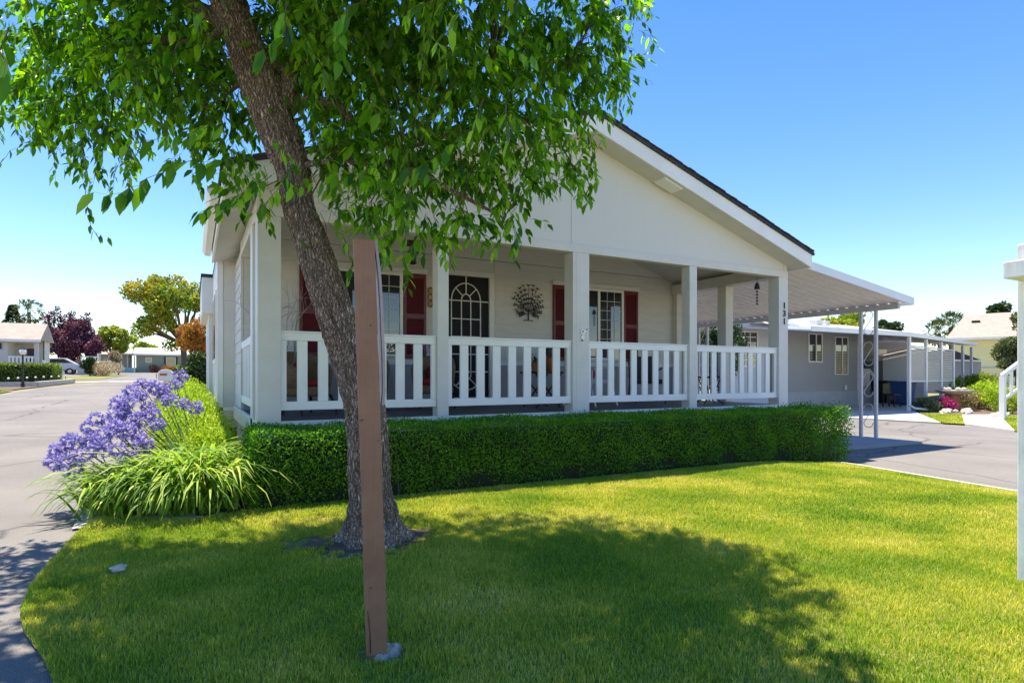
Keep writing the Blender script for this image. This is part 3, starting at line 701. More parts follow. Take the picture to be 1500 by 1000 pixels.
# black folding bistro table with x legs, and what stands on it
def bistro(name, lab, x, y, w=.5, h=.58, rz=0):
    t = thing(name, lab, 'table', (0, 0, 0))
    b = MB(); b.box(-w / 2, w / 2, -w / 2, w / 2, h - .03, h); b.build('tabletop', 'black', t, bevel=.004)
    for sy in (-1, 1):
        for sx in (-1, 1):
            b = MB(); b.bar((-sx * w * .45, sy * w * .4 + sx * .01, h - .03), (sx * w * .45, sy * w * .4 + sx * .01, 0), .022); b.build('leg', 'black', t)
    b = MB(); b.bar((-w * .2, -w * .4, h * .3), (w * .2, -w * .4, h * .3), .018); b.bar((0, -w * .4, h * .5), (0, w * .4, h * .5), .018); b.build('brace', 'black', t)
    t.location = (x, y, .697); t.rotation_euler = (0, 0, rz); return t
bistro('folding_table', 'black folding table with crossed legs right of the front door', 5.0, 8.25, .52, .58)
T = thing('candle_lantern', 'amber glass lantern with black lid standing on the black folding table', 'lantern', (5.12, 8.2, 1.28))
q = MB(); q.lathe((5.12, 8.2, 1.28), [(.06, 0), (.075, .03), (.075, .2), (.06, .25)], 14); q.build('glass', 'amber', T, smooth=True)
q = MB(); q.box(5.03, 5.21, 8.11, 8.29, 1.535, 1.56); q.box(5.07, 5.17, 8.15, 8.25, 1.56, 1.66); q.box(5.05, 5.19, 8.13, 8.27, 1.72, 1.745)
for a in (-1, 1):
    for b_ in (-1, 1): q.bar((5.12 + a * .08, 8.2 + b_ * .08, 1.285), (5.12 + a * .08, 8.2 + b_ * .08, 1.74), .012)
q.build('frame', 'black', T)
def pot_plant(name, lab, cat, loc, r, h, potmat, leafm, n, L, spread, group=None, seed=1, droop=.2):
    t = thing(name, lab, cat, loc, 0, group); x, y, z = loc
    MB().lathe((x, y, z), [(r * .65, 0), (r, h), (r * 1.08, h), (r * 1.08, h * 1.1), (r * .9, h * 1.1)], 14).build('pot', potmat, t)
    rg = np.random.default_rng(seed); P = np.zeros((n, 3)) + [x, y, z + h]
    D = rg.normal(size=(n, 3)); D[:, 2] = abs(D[:, 2]) + .3; D = nrm(D)
    P = P + D * rg.uniform(.0, spread, n)[:, None]; D = nrm(D + rg.normal(size=(n, 3)) * .5 - [0, 0, droop])
    leaves('foliage', P, D, np.tile([0, 0, 1.0], (n, 1)) + rg.normal(size=(n, 3)) * .3, rg.uniform(.6, 1.2, n) * L, .5, LEAF_FOLD, leafm, t)
    return t
M['dkleaf'] = leafmat('dark_leaves', [(.02, .045, .015), (.05, .09, .03), (.07, .13, .04)], .25)
M['ylleaf'] = leafmat('chartreuse_leaves', [(.16, .30, .02), (.34, .50, .03), (.52, .62, .07)], .4)
M['orchid'] = leafmat('purple_petals', [(.30, .03, .30), (.55, .12, .5), (.7, .35, .65)], .3)
pot_plant('potted_plant', 'dark leaved plant in a terracotta pot on the black folding table', 'potted plant', (4.9, 8.3, 1.278), .07, .13, 'terracotta', 'dkleaf', 90, .06, .14, seed=3)
# orchids on a small stand behind the railing, left of the door
T = thing('orchid', 'purple flowering orchid in a pot behind the railing beside the right shutter', 'potted plant', (3.2, 8.9, 1.35))
q = MB(); q.lathe((3.2, 8.9, 1.3), [(.06, 0), (.09, .15), (.08, .15)], 12); q.build('pot', 'terracotta', T)
rg = np.random.default_rng(5); q = MB()
for k in range(4):
    q.tube([(3.2, 8.9, 1.45), (3.2 + .05 * (k - 1.5), 8.88, 1.62), (3.2 + .1 * (k - 1.5), 8.86, 1.74)], .004, 4)
q.build('stem', 'dkleaf', T)
n = 150; P = np.stack([3.2 + rg.normal(0, .13, n), 8.86 + rg.normal(0, .05, n), 1.74 + rg.normal(0, .06, n)], 1)
leaves('petals', P, rg.normal(size=(n, 3)), rg.normal(size=(n, 3)), rg.uniform(.03, .05, n), .8, LEAF_FOLD, 'orchid', T)
T = thing('plant_stand', 'dark plant stand carrying the purple orchid', 'plant stand', (3.2, 8.9, .7))
q = MB(); q.lathe((3.2, 8.9, 1.27), [(.16, 0), (.16, .02)], 16); q.build('top', 'black', T)
for k in range(3):
    a = k * 2.1; q = MB(); q.bar((3.2 + .1 * math.cos(a), 8.9 + .1 * math.sin(a), 1.27), (3.2 + .17 * math.cos(a), 8.9 + .17 * math.sin(a), .7), .018); q.build('leg', 'black', T)
# padded garden chair with white tube frame
def garden_chair(name, lab, x, y, rz, fr, cu, w=.58, hb=1.02):
    t = thing(name, lab, 'chair')
    for sx in (-1, 1):
        b = MB(); b.tube([(sx * w / 2, -.35, 0), (sx * w / 2, -.25, .3), (sx * w / 2, -.27, .6), (sx * w / 2, -.1, .66), (sx * w / 2, .2, .62), (sx * w / 2, .30, .5)], .014, 7); b.tube([(sx * w / 2, .38, 0), (sx * w / 2, .2, .4), (sx * w / 2, .34, hb)], .014, 7)
        b.bar((sx * w / 2, -.25, .38), (sx * w / 2, .22, .36), .02); b.build('side_frame', fr, t)
    b = MB(); b.box(-w / 2 + .02, w / 2 - .02, -.26, .22, .36, .45); b.build('seat', cu, t, bevel=.03)
    b = MB(); b.prism([(.17, .42), (.23, .42), (.38, hb + .02), (.30, hb + .04)], -w / 2 + .02, w / 2 - .02, 'x'); b.build('backrest', cu, t, bevel=.025)
    t.location = (x, y, .697); t.rotation_euler = (0, 0, rz); return t
garden_chair('garden_chair', 'high backed pale padded garden chair with white tube frame under the right window', 6.05, 8.35, .25, 'white', 'cushion')
garden_chair('garden_chair', 'black framed garden chair beside the corner of the porch wall', 7.6, 8.7, -.5, 'black', 'curtain', .55, .86)
q = MB(); q.ball((5.83, 8.12, 1.24), .13, 8, (1.1, .5, .8)); tag(q.build('throw_pillow', 'red', None, smooth=True), 'small red pillow lying on the pale padded garden chair', 'pillow')
# scroll side table
T = thing('scroll_table', 'low black round table with scrolled iron legs at the right end of the porch', 'table', (8.25, 7.75, .697))
q = MB(); q.lathe((8.25, 7.75, 1.17), [(.27, 0), (.28, .015), (.27, .03)], 24); q.build('tabletop', 'black', T)
for k in range(4):
    a = k * PI / 2 + .4; u, v_ = math.cos(a), math.sin(a)
    pts = [(8.25 + u * r, 7.75 + v_ * r, .7 + z) for r, z in ((.26, 0), (.12, .1), (.05, .22), (.1, .33), (.18, .30), (.16, .24), (.12, .27), (.2, .46))]
    MB().tube(pts, .011, 6).build('leg', 'black', T)
# twig decoration in the left corner of the porch
T = thing('bare_branches', 'bare decorative branches standing in the left corner of the porch', 'branches', (.95, 8.2, .7))
q = MB(); rg2 = random.Random(3)
def twig(p, d, L, r, dep):
    e = [p[i] + d[i] * L for i in range(3)]; m_ = [(p[i] + e[i]) / 2 + rg2.uniform(-.03, .03) for i in range(3)]
    q.tube([p, m_, e], [r, r * .8, r * .6], 5)
    if dep:
        for k in range(2):
            nd = [d[i] + rg2.uniform(-.7, .7) for i in range(3)]; nd[2] = abs(nd[2]) * .8; s_ = math.sqrt(sum(t * t for t in nd)); twig(e, [t / s_ for t in nd], L * .65, r * .65, dep - 1)
for k in range(5): twig([.95, 8.2, .7], [rg2.uniform(-.16, .35), rg2.uniform(-.3, .3), 1], .75, .01, 3)
q.build('twigs', pm('pale_twig', (.34, .30, .27), .8), T)
q = MB(); q.lathe((.95, 8.2, .7), [(.09, 0), (.13, .15), (.10, .35), (.12, .38)], 14); q.build('vase', 'curtain', T)

# ------------------------------------------------------------------ posts, rock
T = thing('sign_post', 'leaning square brown wooden post in the lawn in front of the tree', 'post', (.70, 2.5, 0))
q = MB(); b0 = Vector((.698, 2.52, -.02)); t0 = Vector((.640, 2.52, 1.775)); a_ = R(-13)
ux = Vector((math.cos(a_), math.sin(a_), 0)); uy = Vector((-math.sin(a_), math.cos(a_), 0)); hw = .0445
NS = 40; ring = []
rg1 = random.Random(5)
for i in range(NS + 1):
    p_ = b0.lerp(t0, i / NS); wv_ = .0014
    for sx, sy in ((-1, -1), (0, -1), (1, -1), (1, 1), (0, 1), (-1, 1)):
        q.v.append(tuple(p_ + ux * (sx * hw + rg1.uniform(-wv_, wv_)) + uy * (sy * hw + rg1.uniform(-wv_, wv_))))
for i in range(NS):
    for j in range(6):
        a = i * 6 + j; b = i * 6 + (j + 1) % 6; q.f.append((a, b, b + 6, a + 6))
q.f.append(tuple(range(5, -1, -1))); q.f.append(tuple(NS * 6 + j for j in range(6)))
q.build('post_body', 'post', T, bevel=.004)
q = MB(); bb = lambda z, o, w_: b0.lerp(t0, z / 1.8) + ux * (hw + o) + uy * w_
pts = [(1.10, .012), (1.16, .020), (1.30, .022), (1.55, .020), (1.66, .016), (1.80, .004)]
for (z0, o0), (z1, o1) in zip(pts, pts[1:]):
    vs = []
    for z, o in ((z0, o0), (z1, o1)):
        for th in (-.006, .006):
            for w_ in (-.03, .28):
                vs.append(bb(z, o + th, w_))
    q.add(vs, [(0, 1, 3, 2), (4, 6, 7, 5), (0, 4, 5, 1), (2, 3, 7, 6), (0, 2, 6, 4), (1, 5, 7, 3)])
q.build('sign_panel', 'post_board', T)
bm = bmesh.new(); bmesh.ops.create_circle(bm, cap_ends=True, segments=40, radius=.078); bmesh.ops.subdivide_edges(bm, edges=bm.edges[:], cuts=1)
q = MB(); NR, NA = 12, 48
for i in range(NR + 1):
    r = .070 * i / NR
    for j in range(NA):
        a = 2 * PI * j / NA; rr = r * (1 + .18 * math.sin(2 * a + 1) + .10 * math.sin(5 * a)); x = .735 + rr * math.cos(a); y = 2.515 + rr * math.sin(a)
        z = .034 * (1 - (i / NR) ** 3) + .010 * noise.noise(Vector((x * 60, y * 60, 3))) - (.02 if i == NR else 0); q.v.append((x, y, z))
for i in range(NR):
    for j in range(NA):
        a = i * NA + j; b = i * NA + (j + 1) % NA; q.f.append((a, b, b + NA, a + NA))
bm.free()
q.build('footing', 'concretefoot', T)
q = MB(); k0 = b0.lerp(t0, .03) - ux * .028 - uy * .0475; k1 = b0.lerp(t0, .13) - ux * .034 - uy * .0475
q.bar(k0, (k0 + k1) / 2 + ux * .004, .003, .002); q.bar((k0 + k1) / 2 + ux * .004, k1, .002, .002); q.build('crack', 'black', T)
T = thing('white_post', 'thick white painted post with a short arm at the right edge', 'post', (4.36, 1.66, 0))
q = MB(); q.box(4.232, 4.46, 1.44, 1.64, -.05, 1.97); q.build('post_body', 'whiteold', T, bevel=.008)
q = MB(); q.box(3.99, 4.231, 1.47, 1.61, 1.745, 1.84); q.box(4.461, 5.4, 1.47, 1.61, 1.745, 1.84); q.build('arm', 'whiteold', T, bevel=.006)
def rock(name, lab, c, r, mat='stone', seed=1, sq=(1, .8, .6), group=None, parent=None):
    bm = bmesh.new(); bmesh.ops.create_icosphere(bm, subdivisions=3, radius=r)
    for v in bm.verts:
        n_ = noise.noise(v.co * (1.6 / r) + Vector((seed * 7.3, 0, 0))); v.co *= 1 + .35 * n_
        v.co = Vector((v.co.x * sq[0], v.co.y * sq[1], v.co.z * sq[2]))
    me = bpy.data.meshes.new(name); bm.to_mesh(me); bm.free(); o = link(name, me, mat); o.location = c
    return tag(o, lab, 'rock', group)
rock('rock', 'small flat pale stone lying in the shaded grass at left', (-.40, 4.3, .035), .045, seed=3, sq=(1, .7, .45))

# ------------------------------------------------------------------ lawn grass
def pip(px, py, poly):
    inside = np.zeros(len(px), bool); n = len(poly)
    for i in range(n):
        x1, y1 = poly[i]; x2, y2 = poly[(i + 1) % n]
        c = ((y1 > py) != (y2 > py)) & (px < (x2 - x1) * (py - y1) / (y2 - y1 + 1e-12) + x1); inside ^= c
    return inside
gzv = np.vectorize(gz)
def grass(name, poly, dens, hgt, wid, mat, seed, dmax=99, dmin=0, label=None, cat=None, exclude=()):
    rg = np.random.default_rng(seed); xs = [p[0] for p in poly]; ys = [p[1] for p in poly]
    x0, x1, y0, y1 = min(xs), max(xs), max(min(ys), .2), max(ys)
    n = int((x1 - x0) * (y1 - y0) * dens); px = rg.uniform(x0, x1, n); py = rg.uniform(y0, y1, n)
    k = pip(px, py, poly); px, py = px[k], py[k]
    D = .474 * px + .88 * py; X = .88 * px - .474 * py; k = (D > max(.9, dmin)) & (D < dmax) & (abs(X) < D * 1.0 + .5)
    for cx_, cy_, cr_ in exclude: k &= ((px - cx_) ** 2 + (py - cy_) ** 2) > (cr_ * (1 + .35 * np.sin(px * 31) * np.cos(py * 27))) ** 2
    px, py = px[k], py[k]; n = len(px)
    P = np.stack([px, py, gzv(px, py)], 1); 
    tuft = np.sin(px * 9.1 + 3 * np.sin(py * 5.3)) * np.cos(py * 8.3 + 2 * np.sin(px * 4.1))
    h = hgt * rg.uniform(.55, 1.15, n) * (1 + .22 * tuft); w_ = wid * rg.uniform(.7, 1.3, n)
    az = rg.uniform(0, 2 * PI, n); ln = rg.uniform(.1, .75, n)
    d = np.stack([np.cos(az), np.sin(az), np.zeros(n)], 1); s = np.stack([-np.sin(az), np.cos(az), np.zeros(n)], 1)
    up = np.array([0, 0, 1.0])
    a = P - s * w_[:, None] * .5; b = P + s * w_[:, None] * .5
    m1 = P + up * (h * .55)[:, None] + d * (h * ln * .3)[:, None]; tip = P + up * (h * .95)[:, None] + d * (h * ln)[:, None]
    V = np.stack([a, b, m1 - s * w_[:, None] * .42, m1 + s * w_[:, None] * .42, tip], 1)
    F = np.array([(0, 1, 3), (0, 3, 2), (2, 3, 4)])[None] + (np.arange(n) * 5)[:, None, None]
    o = np_mesh(name, V, F, mat); tag(o, label, cat, kind='stuff'); return o
M['grass'] = leafmat('lawn_grass', [(.07, .21, .018), (.17, .33, .026), (.36, .46, .045), (.66, .61, .10), (.84, .72, .32)], .35, rough=.5, spec=.25, big=.48, bigscale=1.1, tcol=(1.2, 1.2, .6))
EXC = [(1.11, 4.24, .33), (1.42, 4.34, .17), (.70, 4.42, .16), (.71, 2.5, .09), (-.4, 4.3, .05)]
g1 = grass('lawn_grass', LAWN, 19000, .031, .0034, 'grass', 1, dmax=4.6, exclude=EXC, label='mown green lawn grass around the tree and post', cat='grass')
g2 = grass('lawn_grass', LAWN, 9000, .033, .0056, 'grass', 2, dmin=4.6, dmax=20, exclude=EXC, label='sunlit yellow green lawn grass along the hedge and kerb', cat='grass')
nl = [(22.95, 11.75), (21.2, 10.6), (19.6, 9.55), (18.93, 9.04), (19.05, 8.57), (23.46, 10.65)]
sheet('neighbour_lawn', nl, .02, 'lawnbase', step=1)
grass('neighbour_grass', nl, 1500, .06, .02, 'grass', 3, dmax=60, label='small wedge of grass between the neighbour driveway and path', cat='grass')
nl2 = [(17.7, 6.9), (24.6, 10.05), (24.5, 9.2), (20, 4)]
sheet('neighbour_lawn', nl2, .015, 'lawnbase', step=1)
grass('neighbour_grass', nl2, 900, .06, .02, 'grass', 4, dmax=60, label='strip of grass right of the neighbour path', cat='grass')
# ring of bare roots / dirt round the trunk
q = []
for i in range(40):
    a = 2 * PI * i / 40; r = .40 + .10 * math.sin(3 * a + 1) + .05 * math.sin(7 * a); q.append((1.12 + r * 1.15 * math.cos(a), 4.24 + r * .8 * math.sin(a)))
sheet('bare_soil', q, .008, 'soil', step=5)

# ------------------------------------------------------------------ hedge
M['box'] = leafmat('hedge_leaves', [(.03, .12, .010), (.06, .21, .014), (.12, .32, .02), (.28, .50, .04)], .4, rough=.45, spec=.3, big=.3, bigscale=2.5)
HX0, HX1, HY0, HY1 = .46, 9.15, 5.72, 6.62
def hedge_pts(rg, n):
    u = rg.uniform(0, 1, n); P = np.zeros((n, 3)); D = np.zeros((n, 3))
    A = [(HX1 - HX0) * .8, (HX1 - HX0) * .9, .8 * .9 * 1.2, .8 * .9 * 1.2, (HX1 - HX0) * .3]; c = np.cumsum(A) / sum(A); f = np.searchsorted(c, u)
    x = rg.uniform(HX0, HX1, n); y = rg.uniform(HY0, HY1, n); z = rg.uniform(.0, .66, n)
    w1_ = .025 * np.sin(x * 5.1) + .02 * np.sin(x * 11.7 + z * 9) + .015 * np.sin(z * 13)
    z0 = np.where(f == 1, .66 + .015 * np.sin(x * 4.3) + .012 * np.sin(x * 9 + y * 7), z)
    yy = np.where(f == 0, HY0 + w1_ + np.where(z < .12, .05, 0), np.where(f == 4, HY1, y)); xx = np.where(f == 2, HX0 + w1_, np.where(f == 3, HX1 + w1_ * 2, x))
    P = np.stack([xx, yy, z0], 1)
    nv = np.array([[0, -1, 0], [0, 0, 1], [-1, 0, 0], [1, 0, 0], [0, 1, 0.]])[f]
    cr = np.maximum(0, np.minimum(1, (z0 - .57) / .09)); P[:, 1] += np.where(f == 0, cr ** 2 * .05, 0)
    return P, nv, f
rg = np.random.default_rng(11); n = 105000
P, nv, f = hedge_pts(rg, n)
P = P - nv * (rg.exponential(.022, n))[:, None] + nv * rg.uniform(-.01, .022, n)[:, None]
ri = np.clip((P[:, 0] - 8.1) / 1.0, 0, 1)      # loose open right end
keep = rg.uniform(0, 1, n) > ri * .35; P, nv = P[keep], nv[keep]; ri = ri[keep]; n = len(P)
P = P + rg.normal(size=(n, 3)) * (.010 + .028 * ri)[:, None]
P[:, 2] = P[:, 2] + gzv(P[:, 0], P[:, 1]) * (1 - P[:, 2] / .8) + .02
D = nv * .7 + rg.normal(size=(n, 3)) * .6 + [0, 0, .35]
HG = thing('hedge', 'long low clipped dark green hedge in front of the porch', 'hedge', (4.7, 6.1, 0))
leaves('foliage', P, D, nv + rg.normal(size=(n, 3)) * .5, rg.uniform(.017, .030, n) * (1 + ri * .5), .62, LEAF_FOLD, 'box', HG)
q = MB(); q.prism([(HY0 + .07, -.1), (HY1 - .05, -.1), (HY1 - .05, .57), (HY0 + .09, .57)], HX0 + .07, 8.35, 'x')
q.build('shade_core', pm('shade_core_dark', (.012, .02, .007), .95, .5, 40), HG)  # solid near-black core, shade between the leaves put into its colour
q = MB(); r_ = random.Random(5)
for i in range(420):
    x = r_.uniform(HX0 + .1, HX1 - .1); y = r_.uniform(HY0 + .05, HY1 - .1)
    if r_.random() < .5: x = r_.uniform(8.0, HX1 - .05)
    q.tube([(x, y, -.12), (x + r_.uniform(-.08, .08), y + r_.uniform(-.06, .06), .3), (x + r_.uniform(-.18, .18), y + r_.uniform(-.12, .12), .60)], [.007, .005, .003], 4)
q.build('stems', 'farbark', HG)

# ------------------------------------------------------------------ agapanthus and yellow-green border shrubs
M['straps'] = leafmat('strap_leaves', [(.06, .16, .018), (.15, .30, .03), (.28, .45, .05), (.50, .58, .14)], .4, rough=.5, spec=.25)
M['petal'] = leafmat('lilac_petals', [(.12, .09, .34), (.23, .19, .50), (.38, .34, .66), (.68, .65, .84)], .35, rough=.5, tcol=(1.1, 1.05, 1.2))
def strap_clump(root, cx_, cy_, n, L0, seed, lean=(0, 0), h=.4):
    rg = np.random.default_rng(seed); V = []; F = []; K = 7
    az = rg.uniform(0, 2 * PI, n); L = L0 * rg.uniform(.6, 1.15, n); el = rg.uniform(.9, 1.52, n); w_ = rg.uniform(.018, .032, n)
    bx = cx_ + rg.normal(0, .13, n); by_ = cy_ + rg.normal(0, .13, n)
    t = np.linspace(0, 1, K)
    for i in range(n):
        d = np.array([math.cos(az[i]) + lean[0], math.sin(az[i]) + lean[1], 0]); d /= np.linalg.norm(d) + 1e-6; s = np.array([-d[1], d[0], 0])
        p = np.array([bx[i], by_[i], gz(bx[i], by_[i])]); e = el[i]; tw = rg.uniform(-.5, .5); k0 = len(V)
        for j in range(K):
            ww = w_[i] * (1 - t[j] ** 3) * .5 + .001
            sv = s * math.cos(tw * t[j]) + np.array([0, 0, 1]) * math.sin(tw * t[j])
            V.append(p - sv * ww); V.append(p + sv * ww)
            e -= (.36 + .14 * rg.random()) * (1.15 if t[j] > .4 else .3)
            p = p + (d * math.cos(e) + np.array([0, 0, math.sin(e)])) * L[i] / (K - 1)
            if p[2] < .03: p[2] = .03
        for j in range(K - 1):
            a = k0 + 2 * j; F += [(a, a + 1, a + 3), (a, a + 3, a + 2)]
    return np_mesh('foliage', np.array(V), np.array(F), 'straps', root)
def flower_head(root, c, r, seed):
    rg = np.random.default_rng(seed); n = 46; d = nrm(rg.normal(size=(n, 3))); d[:, 2] = d[:, 2] * .85
    tubes = MB(); P = []; D = []; U = []; L = []
    for i in range(n):
        e = np.array(c) + d[i] * r * rg.uniform(.55, .8)
        for k in range(6):
            a = k * PI / 3; o = np.cross(d[i], [.3, .5, .8]); o /= np.linalg.norm(o) + 1e-6; o2 = np.cross(d[i], o)
            dirn = d[i] * .8 + (o * math.cos(a) + o2 * math.sin(a)) * .75
            P.append(e); D.append(dirn); U.append(d[i] + rg.normal(size=3) * .1); L.append(r * rg.uniform(.34, .5))
    V = leaves('flower_head', np.array(P), np.array(D), np.array(U), L, .34, LEAF_FOLD, 'petal', root)
    return V
def agapanthus(name, lab, base, n, L0, heads, seed, lean=(0, 0)):
    t = thing(name, lab, 'flowering plant', (base[0], base[1], 0), 0, 'agapanthus clumps in the border beside the road')
    strap_clump(t, base[0], base[1], n, L0, seed, lean)
    for i, hd_ in enumerate(heads):
        b = (base[0] + random.Random(seed * 50 + i).uniform(-.08, .08), base[1] + random.Random(seed * 51 + i).uniform(-.08, .08), .1)
        q = MB(); m_ = [b[k] * .5 + hd_[k] * .5 for k in range(3)]; m_[2] += .05
        q.tube([b, m_, hd_], [.006, .005, .004], 5); st = q.build('stem', 'dkstem', t)
        flower_head(t, hd_, .088 + .012 * ((i * 7) % 3 - 1), seed * 100 + i)
M['dkstem'] = pm('dark_green_stem', (.04, .09, .025), .5)
agapanthus('agapanthus', 'low agapanthus nearest the road with lilac heads drooping over the asphalt', (-.50, 6.25), 380, .72,
           [(-1.06, 6.5, .55), (-.98, 6.4, .45), (-.94, 6.55, .60), (-.86, 6.4, .50), (-.93, 6.35, .38), (-1.08, 6.62, .44), (-1.00, 6.72, .62), (-.80, 6.55, .62)], 1, (-.35, -.1))
agapanthus('agapanthus', 'agapanthus in the middle of the border above the gravel, heads leaning to the road', (-.12, 6.12), 460, .86,
           [(-.84, 6.62, .73), (-.72, 6.4, .66), (-.72, 6.3, .57), (-.58, 6.15, .56), (-.5, 6.2, .47), (-.55, 6.5, .70), (-.80, 6.7, .80), (-.64, 6.55, .72), (-.40, 6.35, .58)], 2, (0, -.25))
agapanthus('agapanthus', 'agapanthus clump with long arching leaves against the end of the hedge', (.08, 6.10), 560, .90,
           [(-.60, 6.9, .84), (-.58, 6.95, .94), (-.46, 6.75, .78), (-.45, 6.5, .64), (-.36, 6.8, .82), (-.68, 6.75, .72), (-.30, 6.6, .74), (-.52, 6.65, .60), (-.66, 6.95, .83)], 3, (.0, -.3))
agapanthus('agapanthus', 'tall stemmed agapanthus behind the clump by the hedge end', (.08, 6.62), 380, .92,
           [(-.48, 7.1, 1.0), (-.22, 7.2, .95), (-.56, 7.3, 1.02), (-.10, 7.4, .90), (.02, 7.2, .86), (-.35, 7.4, 1.08), (-.40, 7.05, .88), (-.28, 7.5, 1.0), (-.66, 7.15, .92), (-.50, 7.5, 1.12)], 4)
agapanthus('agapanthus', 'farthest agapanthus with a high single group of lilac heads before the mailbox', (.1, 7.7), 200, .8,
           [(-.18, 7.8, 1.10), (-.30, 8.0, 1.06), (-.14, 8.5, 1.20)], 5)
def shrub(name, lab, lobes, n, L, mat, seed, stems=True, group=None, cat='shrub', wr=.5):
    c = lobes[0]; t = thing(name, lab, cat, (c[0], c[1], gz(c[0], c[1])), 0, group); rg = np.random.default_rng(seed)
    P, d = in_lobes(rg, lobes, n, .55); g0 = gzv(P[:, 0], P[:, 1]); P[:, 2] = np.maximum(P[:, 2], g0 + .03)
    D = d * .6 + rg.normal(size=(n, 3)) * .6 + [0, 0, .3]
    leaves('foliage', P, D, d + rg.normal(size=(n, 3)) * .5, rg.uniform(.7, 1.3, n) * L, wr, LEAF_FOLD, mat, t)
    if stems:
        q = MB(); r_ = random.Random(seed)
        for i in range(14):
            l = lobes[r_.randrange(len(lobes))]; e = (l[0] + r_.uniform(-.4, .4) * l[3], l[1] + r_.uniform(-.4, .4) * l[3], l[2])
            b = (c[0] + r_.uniform(-.2, .2) * c[3], c[1] + r_.uniform(-.2, .2) * c[3], gz(c[0], c[1]) - .02); m_ = tuple((b[k] + e[k]) / 2 + r_.uniform(-.05, .05) for k in range(3))
            q.tube([b, m_, e], [.012 * c[3] * 2, .008 * c[3] * 2, .004 * c[3] * 2], 5)
        q.build('stems', 'farbark', t)
    return t
GB = 'chartreuse border shrubs along the side wall'
rr_ = random.Random(2)
for i, (x, y, r, zz, lb) in enumerate(((.12, 7.05, .42, .62, 'bright yellow green shrub nearest the front corner of the house'), (.02, 7.95, .50, .70, 'bright yellow green shrub second from the front corner of the house'), (-.08, 9.1, .56, .78, 'rounded chartreuse shrub beside the side railing of the porch'),
                                   (-.12, 10.5, .56, .82, 'chartreuse shrub at the foot of the wall pilaster'), (-.15, 12.2, .56, .88, 'chartreuse shrub under the side windows'), (-.18, 14.0, .56, .92, 'chartreuse shrub at the foot of the rear bay'), (-.2, 16.4, .62, .98, 'last chartreuse shrub before the conifer'))):
    lb_ = [(x, y, zz * .55 + gz(x, y), r * .8, r * 1.2, zz * .55)] + [(x + rr_.uniform(-.25, .25), y + rr_.uniform(-.4, .4), zz * rr_.uniform(.5, .9) + gz(x, y), r * .45, r * .5, r * .45) for k in range(5)]
    shrub('border_shrub', lb, lb_, 9000 if i < 4 else 5000, .032 + .003 * i, 'ylleaf', 20 + i, group=GB)
n_ = 5

# ------------------------------------------------------------------ the street tree
TR = thing('street_tree', 'leaning broadleaf tree with rough grey bark and drooping leaves on the lawn', 'tree', (1.12, 4.24, 0))
TP = [(1.16, 4.25, -.05), (1.15, 4.24, 0.17), (1.12, 4.22, 0.37), (1.1, 4.2, 0.67), (1.07, 4.19, 0.96), (1.01, 4.2, 1.2), (0.935, 4.21, 1.44), (0.86, 4.22, 1.68), (0.785, 4.24, 1.91), (0.71, 4.25, 2.15), (0.63, 4.25, 2.37), (0.60, 4.26, 2.6), (0.52, 4.28, 2.82), (0.43, 4.29, 3.04), (0.35, 4.3, 3.26), (0.28, 4.31, 3.47), (0.2, 4.32, 3.68), (0.14, 4.35, 3.95), (0.09, 4.38, 4.27), (0.07, 4.39, 4.67)]
TW = [.198, .162, .147, .139, .135, .127, .121, .117, .111, .108, .101, .106, .120, .122, .116, .106, .10, .085, .07, .05]
def bark_tube(name, pts, rad, nr, na, parent, flare=False, amp=.012, seed=0):
    pts = [Vector(p) for p in pts]; n = len(pts); V = []; F = []
    for i in range(nr + 1):
        t = i / nr * (n - 1); k = min(int(t), n - 2); u = t - k
        p0 = pts[max(k - 1, 0)]; p1 = pts[k]; p2 = pts[k + 1]; p3 = pts[min(k + 2, n - 1)]
        c = .5 * ((2 * p1) + (-p0 + p2) * u + (2 * p0 - 5 * p1 + 4 * p2 - p3) * u * u + (-p0 + 3 * p1 - 3 * p2 + p3) * u ** 3)
        r = rad[k] * (1 - u) + rad[k + 1] * u; d = (p2 - p1).normalized(); ax = Vector((1, 0, 0)); ax = (ax - d * ax.dot(d)).normalized(); ay = d.cross(ax)
        for j in range(na):
            a = 2 * PI * j / na; dv = ax * math.cos(a) + ay * math.sin(a); rr = r
            if flare: rr += math.exp(-max(0, c.z) / .12) * (.03 + .09 * max(0, math.sin(a * 3 + .5)) + .045 * max(0, math.sin(a * 5 + 2)))
            q_ = c + dv * rr; s = amp * min(1, r / .12)
            ang = Vector((math.cos(a) * 5.2, math.sin(a) * 5.2, q_.z * 2.6 / max(.3, 1) + seed))
            v1 = noise.noise(ang * 1.7); v2 = noise.noise(ang * 4.1 + Vector((9, 2, 5)))
            rr += s * ((1 - abs(v1) * 4.0) * .55 + v2 * .8) + .012 * noise.noise(Vector((math.cos(a), math.sin(a), q_.z * 1.5)))
            V.append(tuple(c + dv * rr))
    for i in range(nr):
        for j in range(na):
            a = i * na + j; b = i * na + (j + 1) % na; F.append((a, b, b + na, a + na))
    F.append(tuple(nr * na + j for j in range(na)))
    m = MB(); m.v = V; m.f = F; return m.build(name, 'bark', parent, smooth=True)
bark_tube('trunk', TP, TW, 560, 150, TR, True, .016)
